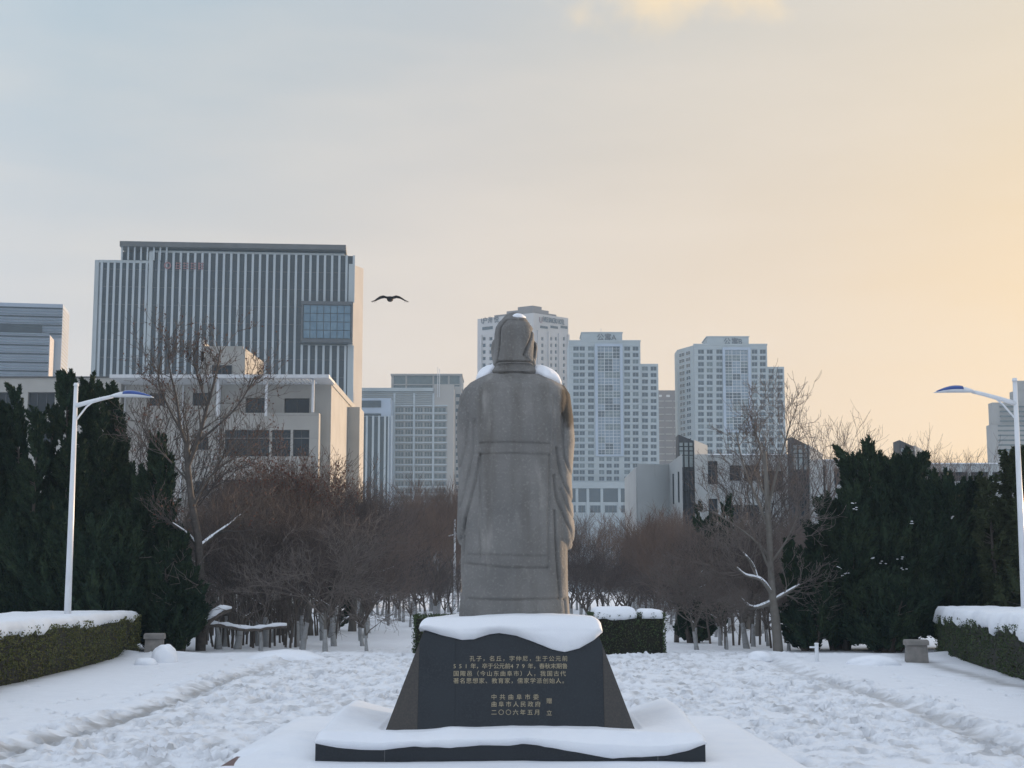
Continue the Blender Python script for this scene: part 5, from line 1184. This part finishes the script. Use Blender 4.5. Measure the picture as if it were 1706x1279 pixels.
# low limb and bough by the left grove
# ------------------------------------------------------------------ evergreens
def juniper(name, label, base_px, Y, leaders, seed, fm, group=None, dens=1.0, flame=(.8, 1.6), lean=0.0, fuzzy=0, flecks=()):
    """leaders: (px_top, py_top, base radius m): flame-like spires sharing one trunk foot"""
    rs = random.Random(seed); b = P(base_px, 900, Y); g0 = gz(b.x, Y)
    T = thing(name, label, 'tree', (b.x, Y, g0), 0, group)
    tr = []; Pn, Dn, Ln = [], [], []; core = MB()
    for (tx, ty, rad) in leaders:
        yo = rs.uniform(-.9, .9); top = P(tx, ty+(0 if base_px < 400 else 15 if flame[1] > 1 else 8), Y+yo); tip = Vector((top.x-b.x, yo, top.z-g0)); base = Vector((tip.x*.25, yo*.3, 0))
        mid = Vector((tip.x*.62+rs.gauss(0, .12), yo*.8, tip.z*.5)); Hh = tip.z
        C = lambda f: base*(1-f)**2+mid*2*f*(1-f)+tip*f*f
        for i in range(6):
            tr.append((tuple(C(i/6*.9)), tuple(C((i+1)/6*.9)), max(.11*(1-i/6.5), .02), max(.11*(1-(i+1)/6.5), .018)))
        nfl = int(Hh*rad*26*dens)+18
        for k in range(nfl):
            f = rs.random()**.85; f = .03+.95*f; c = C(f); prof = rad*min(1, (f+.12)/.2)*(1-f)**.6*(1+.25*math.sin(f*13+seed+tx))+.06
            a = rs.uniform(0, 6.283); rr = prof*rs.uniform(.45, 1.0)
            out = Vector((math.cos(a), math.sin(a), 0)); fb = c+out*rr*.55
            dirn = (out*rs.uniform(.35, 1.15)*(1-f*.55)+Vector((lean, 0, 1))+Vector((tip.x*.07, 0, 0))+Vector((rs.gauss(0, .12), rs.gauss(0, .12), 0))).normalized()
            ln = rs.uniform(*flame)*(1-.45*f)*(.7+.3*rad); wd = ln*rs.uniform(.15, .26)
            tr.append((tuple(c), tuple(fb+dirn*ln*.35), .016, .008))
            # opaque inner spindle and spray shell
            ax = dirn; s1 = ax.orthogonal().normalized(); s2 = ax.cross(s1)
            rings = []
            for q in (0, .2, .5, .8, 1):
                w = wd*.66*math.sin(math.pi*min(.97, .12+q*.85))**.8*(1-q*.35); o_ = fb+ax*ln*q*.93
                rings.append([o_+(s1*math.cos(j*1.2566)+s2*math.sin(j*1.2566))*w for j in range(5)])
            core.rings(rings, 0, cap=False)
            n = int(54+60*ln)
            q = np.array([rs.random()**.9 for _ in range(n)]); an = np.array([rs.uniform(0, 6.283) for _ in range(n)])
            w = wd*np.sin(np.pi*np.clip(.1+q*.88, 0, .985))**.8*(1-q*.35)*np.array([rs.uniform(.65, 1.12) for _ in range(n)])
            side = np.outer(np.cos(an), s1)+np.outer(np.sin(an), s2)
            pts = np.array(fb)+np.outer(q*ln, ax)+side*w[:, None]
            Pn.append(pts); Dn.append(np.array(ax)[None]*(.9 if not fuzzy else .4)+side*(.45 if not fuzzy else .9)+rng.normal(size=(n, 3))*.28); Ln.append(np.full(n, .12+.05*ln)*(.6+.8*rng.random(n)))
    V, F_ = branch_mesh(tr); obj_np('trunk', V, F_, BARK, T)
    core.build('inner_sprays', fm, T)
    Pn = np.concatenate(Pn); Dn = np.concatenate(Dn); Ln = np.concatenate(Ln)
    k = Pn[:, 2] > .02; V, F_ = cards(Pn[k], Dn[k], Ln[k], Ln[k]*.34); obj_np('crown', V, F_, fm, T)
    if flecks:
        fb_ = MB()
        for (fx, fy) in flecks:
            w = P(fx, fy, Y-1.15); c = Vector((w.x-b.x, -1.15, w.z-g0)); r = rs.uniform(.025, .06)
            for q2 in range(3):
                c2 = c+Vector((rs.gauss(0, r), rs.gauss(0, r), rs.gauss(0, r*.7))); r2 = r*rs.uniform(.5, 1)
                fb_.rings([[c2+Vector((math.cos(a)*r2*k1, math.sin(a)*r2*k1, zz_*r2*.6)) for a in np.linspace(0, 6.283, 7, endpoint=False)] for k1, zz_ in ((.4, -.5), (1, -.1), (.8, .35), (.2, .55))])
        fo_ = fb_.build('caught_snow', SNOW, T, smooth=True); fo_['kind'] = 'stuff'
    return T
JL = None
juniper('juniper', 'dark twisted juniper cut by the left edge of the picture', -20, 43, [(-45, 690, .9), (5, 700, .8), (-15, 820, 1.1), (-70, 760, 1)], 1, CONIFER)
juniper('juniper', 'dark juniper with a long thin leaning spire near the left edge', 52, 42.3, [(27, 652, .55), (64, 690, .5), (45, 790, 1.0), (90, 860, .9), (20, 880, .9)], 2, CONIFER, lean=-.2, flame=(.6, 1.15))
juniper('juniper', 'tall dark juniper with twin tops behind the left lamp post', 135, 43.2, [(112, 630, .6), (150, 640, .55), (85, 690, .6), (130, 760, 1.1), (160, 860, 1.1)], 3, CONIFER, lean=-.12, flame=(.6, 1.15), flecks=[(190, 870), (215, 975)])
juniper('juniper', 'dark juniper with two blunt tops under the left lamp arm', 192, 44, [(166, 645, .55), (189, 648, .6), (195, 700, .75), (215, 790, 1.0), (185, 840, 1.1), (228, 850, .9)], 4, CONIFER, lean=-.18, flame=(.6, 1.15))
juniper('juniper', 'dark pointed juniper between the left lamp and the tallest bare tree', 262, 42.4, [(262, 735, .6), (278, 752, .55), (240, 800, .9), (270, 870, 1.0), (290, 900, .8)], 5, CONIFER, flame=(.6, 1.15))
juniper('juniper', 'low dark juniper sloping down to the foot of the tallest bare tree', 300, 41.3, [(300, 905, .7), (320, 950, .6), (275, 930, .8), (235, 935, .9), (328, 1000, .4)], 6, CONIFER, flame=(.6, 1.0))
juniper('juniper', 'low dark juniper filling the gap behind the end of the left hedge', 200, 41.6, [(205, 880, 1.0), (160, 900, 1.0), (110, 890, 1.0), (60, 900, 1.0), (10, 900, 1)], 7, CONIFER)
juniper('juniper', 'large dark juniper with ragged wind-swept top right of the campus windows', 1478, 43, [(1417, 752, .45), (1443, 738, .5), (1466, 750, .55), (1500, 765, .9), (1535, 755, .7), (1460, 830, 1.3), (1530, 850, 1.2), (1490, 900, 1.3), (1560, 800, .9), (1515, 800, .9)], 11, CONIFER, lean=-.22, flecks=[(1455, 930), (1470, 937), (1500, 932), (1505, 948), (1360, 1015), (1520, 870)])
juniper('juniper', 'dark juniper with low pointed tops left of the ragged one', 1395, 42.4, [(1386, 828, .55), (1425, 812, .6), (1365, 890, .7), (1410, 900, 1.1), (1440, 930, 1.1), (1350, 930, .6)], 12, CONIFER, lean=-.12, flecks=[(1421, 836), (1424, 848), (1398, 946), (1402, 958), (1412, 955)])
juniper('juniper', 'low dark juniper leaning over the foot of the thick pale trunk', 1345, 41.8, [(1312, 895, .35), (1322, 950, .5), (1345, 980, .6), (1370, 990, .8)], 13, CONIFER, flame=(.5, .9))
juniper('juniper', 'broad dark juniper behind the end of the right hedge', 1590, 43.5, [(1576, 800, .9), (1600, 812, .9), (1625, 800, .8), (1590, 880, 1.3), (1640, 880, 1.2), (1540, 930, 1.2), (1555, 820, .9)], 14, CONIFER, lean=-.1, flecks=[(1664, 850), (1668, 993), (1688, 1000), (1584, 860)])
juniper('pine_tree', 'olive green pine with bristly shoots beside the right lamp post', 1684, 41.5, [(1680, 752, .8), (1700, 745, .9), (1650, 800, .8), (1690, 860, 1.2), (1730, 790, 1.1)], 15, CONIFER2, flame=(.5, .9), fuzzy=1)
juniper('juniper', 'dark juniper standing beyond the right edge behind the hedge', 1790, 43, [(1760, 760, .9), (1800, 700, .9), (1830, 800, 1), (1780, 880, 1.2)], 16, CONIFER)
juniper('juniper', 'low dark juniper along the edge of the snow under the ragged one', 1470, 41.2, [(1420, 985, .8), (1465, 970, .9), (1510, 975, .9), (1550, 985, .8)], 17, CONIFER, flame=(.6, 1.0))
src = [o for o in COL.objects if o.name.startswith('juniper') and o.parent is None]
for k, (x_, y_, i_, sc_) in enumerate(((-18.2, 42.5, 2, 1.0), (-21.5, 43.5, 0, 1.1), (-24.5, 42.0, 3, 1.05), (-28.0, 44.0, 1, 1.1), (-32, 43, 2, 1.1), (-36, 44, 3, 1))):
    copy_thing(src[i_], (x_, y_, gz(x_, y_)), 1.0+k*1.7, sc_, label='dark juniper of the row running on past the left edge of the picture', group='junipers beyond the left edge')
juniper('evergreen_shrub', 'small dark evergreen shrub in the grove right of the hedge block', 1150, 48, [(1140, 1010, .5), (1165, 1005, .5), (1185, 1020, .5)], 18, CONIFER, flame=(.4, .7))
juniper('evergreen_shrub', 'dark evergreen shrub under the brown trees at the white hall', 1188, 60, [(1165, 835, .6), (1190, 850, .7), (1215, 820, .6)], 19, CONIFER, flame=(.5, .9), dens=.6)
juniper('evergreen_shrub', 'dark evergreen shrub among bare trees left of the statue', 560, 62, [(548, 905, .7), (575, 900, .7)], 20, CONIFER, flame=(.5, .9), dens=.6)

# ------------------------------------------------------------------ street lamps and small things
def lamp(label, px, Y, top, sgn, arm_px, head_px, arm_dy, head_y, group='white curved-arm street lamps'):
    b = P(px, 1010, Y); topz = P(px, top, Y).z; T = thing('street_lamp', label, 'street lamp', (b.x, Y, -.08), 0, group)
    k = Y/2545; H_ = topz+.08
    mb = MB(); mb.tube([(0, 0, 0), (0, 0, H_*.5), (0, 0, H_)], [.088, .07, .05], 12); mb.build('pole', WHITE_METAL, T, smooth=True)
    mb = MB(); mb.tube([(0, 0, 0), (0, 0, .05)], [.2, .2], 12); mb.tube([(0, 0, .05), (0, 0, .5)], [.125, .118], 12); mb.build('base_sleeve', WHITE_METAL, T)
    mb = MB(); mb.tube([(0, 0, H_-.02), (0, 0, H_+.045)], [.068, .05], 12); mb.build('pole_cap', WHITE_METAL, T)
    za = P(px, arm_dy, Y).z+.08; zh = P(px, head_y, Y).z+.08; ex = sgn*arm_px*k
    pts = [Vector((0, 0, za)), Vector((ex*.35, 0, za+(zh-za)*.38)), Vector((ex*.7, 0, za+(zh-za)*.74)), Vector((ex, 0, zh))]
    mb = MB(); mb.tube(pts, [.058, .052, .045, .042], 10); arm = mb.build('arm', WHITE_METAL, T, smooth=True)
    mb = MB(); mb.tube([(0, 0, za-.38), (ex*.3, 0, za-.02), (ex*.52, 0, za+(zh-za)*.58)], [.022, .022, .022], 8); mb.build('brace', WHITE_METAL, T)
    # leaf-shaped head: white shell, blue cover above
    n = 17; L_ = head_px*k; rs_, cv = [], []
    for i in range(n):
        f = i/(n-1); w = .19*math.sin(math.pi*min(.995, .06+f*.93))**.75; hh = .085*math.sin(math.pi*min(.99, .12+f*.86)); c = Vector((ex+sgn*(f*L_-.05), 0, zh+.07*math.sin(math.pi*f)*.6+.02*f-.05*f*f))
        rs_.append([c+Vector((0, math.cos(a)*w, math.sin(a)*hh*(1 if math.sin(a) > 0 else .75))) for a in np.linspace(0, 6.283, 16, endpoint=False)])
        if .28 <= f <= .99: cv.append([c+Vector((0, math.cos(a)*w*1.02, .008+max(math.sin(a), -.15)*hh*1.12)) for a in np.linspace(-.15, math.pi+.15, 12)]+[c+Vector((0, 0, -.01))])
    mb = MB(); mb.rings(rs_); head = mb.build('lamp_head', WHITE_METAL, T, smooth=True)
    mb = MB(); mb.rings(cv); mb.build('blue_cover', BLUE_LENS, head, smooth=True)
    return T
lamp('white street lamp rising behind the left hedge, arm pointing right', 113, 36, 641, 1, 62, 72, 676, 660)
lamp('white street lamp at the right edge of the picture, arm pointing left', 1707, 35, 633, -1, 72, 68, 672, 652)
b = G(757, 1000); Y = 88; px_ = P(757, 1010, Y)
T = thing('slim_lamp_post', 'slim white lamp post with a short crossbar beside the statue skirt', 'lamp post', (px_.x, Y, -.1))
h = P(757, 862, Y).z; mb = MB(); mb.tube([(0, 0, 0), (0, 0, h)], [.07, .05], 8); mb.build('pole', WHITE_METAL, T)
mb = MB(); mb.tube([(-.35, 0, h-.95), (.35, 0, h-.75)], [.03, .03], 6); mb.build('crossbar', WHITE_METAL, T)
# stone blocks by the hedge ends
def stone_post(label, px, py, Yw, w, hgt):
    g = G(px, py); T = thing('stone_block', label, 'stone block', (g.x, g.y, -.08), R(8 if px < 800 else -10))
    mb = MB(); w2 = w/2
    mb.hexa([(-w2, -w2, 0), (w2, -w2, 0), (w2, w2, 0), (-w2, w2, 0), (-w2*.92, -w2*.92, hgt*.76), (w2*.92, -w2*.92, hgt*.76), (w2*.92, w2*.92, hgt*.76), (-w2*.92, w2*.92, hgt*.76)]); mb.build('body', GREY_STONE, T)
    mb = MB(); c = w2*1.08; mb.box(-c, c, -c, c, hgt*.77, hgt*.93); mb.hexa([(-c, -c, hgt*.93), (c, -c, hgt*.93), (c, c, hgt*.93), (-c, c, hgt*.93), (-c*.93, -c*.93, hgt), (c*.93, -c*.93, hgt), (c*.93, c*.93, hgt), (-c*.93, c*.93, hgt)]); mb.build('cap', GREY_STONE, T)
    return T
stone_post('grey capped stone block beside the end of the left hedge', 257, 1089, 0, .46, .58)
stone_post('grey capped stone block beside the end of the right hedge', 1527, 1098, 0, .5, .52)
g = G(278, 1098); mound('snow_heap', 'rounded heap of snow in front of the left stone block', (g.x-.05, g.y, -.03), (.31, .32, .37), 31, cat='snow heap', zmin=-.2)
g = G(243, 1102); mound('snow_heap', 'small flat lump of snow left of the rounded heap', (g.x, g.y, -.05), (.26, .2, .13), 33, cat='snow heap', zmin=-.3)
g = G(475, 1094); mound('snow_heap', 'broad ridge of ploughed snow at the left grove edge', (g.x, g.y, -.1), (.95, .7, .26), 35, cat='snow heap', zmin=-.2)
g = G(1457, 1101); mound('snow_heap', 'low heap of ploughed snow below the right junipers', (g.x, g.y, -.08), (.6, .4, .2), 37, cat='snow heap', zmin=-.2)
g = G(1266, 1094); mound('snow_heap', 'tiny peak of snow left of the thick pale trunk', (g.x, g.y, -.06), (.3, .3, .2), 38, cat='snow heap', zmin=-.2)
# white marker post
g = G(1361, 1098); T = thing('marker_post', 'short white marker post in front of the right junipers', 'post', (g.x, g.y, -.08))
mb = MB(); mb.tube([(0, 0, 0), (0, 0, .42)], [.05, .045], 10); mb.tube([(0, 0, .421), (0, 0, .45)], [.06, .04], 10); mb.build('post_body', WHITE_METAL, T)
mb = MB(); mb.box(-.16, -.045, -.02, .02, .33, .37); mb.build('side_peg', WHITE_METAL, T)
# snow-covered low beam in the left grove
p0 = P(345, 1038, 41.6); p1 = P(480, 1041, 41.9)
T = thing('low_bough', 'long low bough thick with snow at the front of the left grove', 'bough', (p0.x, p0.y, -.08))
ln = p1.x-p0.x
wp = [Vector((-.35, 1.6, p0.z-.2)), Vector((-.15, .6, p0.z-.08))]+[Vector((ln*f, .06*math.sin(f*9), p0.z-.02+.05*math.sin(f*7+1)-.05*f)) for f in np.linspace(0, 1, 13)]
mb = MB(); mb.tube(wp, [.06-.025*i/14 for i in range(15)], 8); mb.build('bough', BARK, T)
mb = MB(); mb.tube([p+Vector((0, 0, .065)) for p in wp[2:]], [.02+.045*abs(math.sin(i*1.3+.6)) for i in range(13)], 8); mb.build('snow', SNOW, T, smooth=True)
# thick low limb with snow
T = thing('broken_limb', 'thick forked limb capped with snow beside the long low bough', 'limb', (P(345, 1035, 41.3).x, 41.3, -.08))
q = lambda px, py: Vector((P(px, py, 41.3).x-T.location.x, 0, P(px, py, 41.3).z+.08))
mb = MB(); mb.tube([q(318, 1066)+Vector((0, 1.6, 0)), q(330, 1052)+Vector((0, .7, 0)), q(345, 1040), q(362, 1025), q(384, 1017)], [.06, .06, .055, .05, .03], 8); mb.tube([q(362, 1025), q(371, 1005), q(371, 988)], [.05, .035, .02], 8); mb.build('branch', BARK, T)
mb = MB(); mb.tube([q(343, 1031), q(358, 1020), q(370, 1012), q(386, 1012)], [.05, .11, .09, .03], 8); mb.build('snow', SNOW, T, smooth=True)
# slender dark sapling stems: a thicket at the front of the left grove
for k in range(-50, 46):
    px = 345+(k if k > 0 else -k*.95)*4.5+ra.uniform(-3, 3) if k < 34 else 1185+(k-34)*11+ra.uniform(-4, 4)
    Yk = 43+ra.uniform(0, 6)+(8 if k < 0 else 0); p = P(px, 1000, Yk); hh = ra.uniform(.9, 1.6)
    mb = MB(); mb.tube([(0, 0, -.05), (ra.gauss(0, .05), 0, hh*.5), (ra.gauss(0, .12), 0, hh)], [.035, .03, .02], 6)
    for z_2 in (.55, .75, .95): mb.tube([(0, 0, hh*z_2*.9), (ra.gauss(0, .25), ra.gauss(0, .2), hh*z_2*.9+.45)], [.014, .005], 4)
    o = mb.build('sapling', BARK, None); o.location = (p.x, Yk, gz(p.x, Yk)); setp(o, 'slender dark sapling stem at the front of the left grove' if k < 34 else 'slender dark sapling stem at the front of the right grove', 'sapling', 'sapling stems, left grove' if k < 34 else 'sapling stems, right grove')
# crow
p = P(650, 498, 34); T = thing('crow', 'black crow gliding with spread wings left of the statue head', 'bird', p)
mb = MB(); bm_r = []
for (yy_, r_, zz) in ((-.24, .012, .0), (-.16, .05, -.01), (0, .075, 0), (.12, .06, .012), (.18, .04, .03), (.235, .042, .035), (.27, .025, .032), (.33, .006, .022)):
    bm_r.append([Vector((math.cos(a)*r_, yy_, zz+math.sin(a)*r_*.9)) for a in np.linspace(0, 6.283, 12, endpoint=False)])
mb.rings(bm_r); mb.build('body', FEATHER, T, smooth=True)
mb = MB(); mb.hexa([(-.03, -.2, -.012), (.03, -.2, -.012), (.075, -.43, -.03), (-.075, -.43, -.03), (-.03, -.2, .004), (.03, -.2, .004), (.07, -.42, -.018), (-.07, -.42, -.018)]); mb.build('tail', FEATHER, T)
for sg_ in (-1, 1):
    mb = MB(); sec = ((.03, .02, -.13, .11), (.14, .052, -.15, .13), (.22, .035, -.14, .12), (.30, -.01, -.1, .09), (.34, -.035, -.06, .07))
    for (a, b_) in zip(sec[:-1], sec[1:]):
        mb.hexa([(sg_*a[0], a[2], a[1]-.008), (sg_*b_[0], b_[2], b_[1]-.006), (sg_*b_[0], b_[3], b_[1]-.006), (sg_*a[0], a[3], a[1]-.008), (sg_*a[0], a[2], a[1]+.006), (sg_*b_[0], b_[2], b_[1]+.004), (sg_*b_[0], b_[3], b_[1]+.012), (sg_*a[0], a[3], a[1]+.02)])
    w_ = mb.build('wing', FEATHER, T)
    for k in range(5):
        y0 = -.05+k*.028; q = MB(); ex_ = .42+.012*k-.01*k*k; q.hexa([(sg_*.33, y0-.012, -.034), (sg_*ex_, y0-.03+k*.02, -.075), (sg_*ex_, y0-.018+k*.02, -.075), (sg_*.33, y0+.012, -.034), (sg_*.33, y0-.012, -.026), (sg_*ex_, y0-.03+k*.02, -.07), (sg_*ex_, y0-.018+k*.02, -.07), (sg_*.33, y0+.012, -.026)]); q.build('feather', FEATHER, w_)
# unused prototypes go
for key, (T_, _) in TREE.items():
    if key not in used:
        for c in list(T_.children): bpy.data.objects.remove(c)
        bpy.data.objects.remove(T_)
# ------------------------------------------------------------------ haze
if HAZE > 0:
    mb = MB(); mb.box(-900, 900, -95, 985, -1.4, 150); hz_ = mb.build('haze', FRAME_W); hz_['kind'] = 'stuff'
    hm = bpy.data.materials.new('haze_air'); hm.use_nodes = True; t = hm.node_tree; t.nodes.clear()
    v = t.nodes.new('ShaderNodeVolumePrincipled'); v.inputs['Density'].default_value = HAZE; v.inputs['Color'].default_value = (.58, .8, 1.0, 1); v.inputs['Anisotropy'].default_value = 0.0
    oo = t.nodes.new('ShaderNodeOutputMaterial'); t.links.new(v.outputs[0], oo.inputs['Volume']); hz_.data.materials.clear(); hz_.data.materials.append(hm)
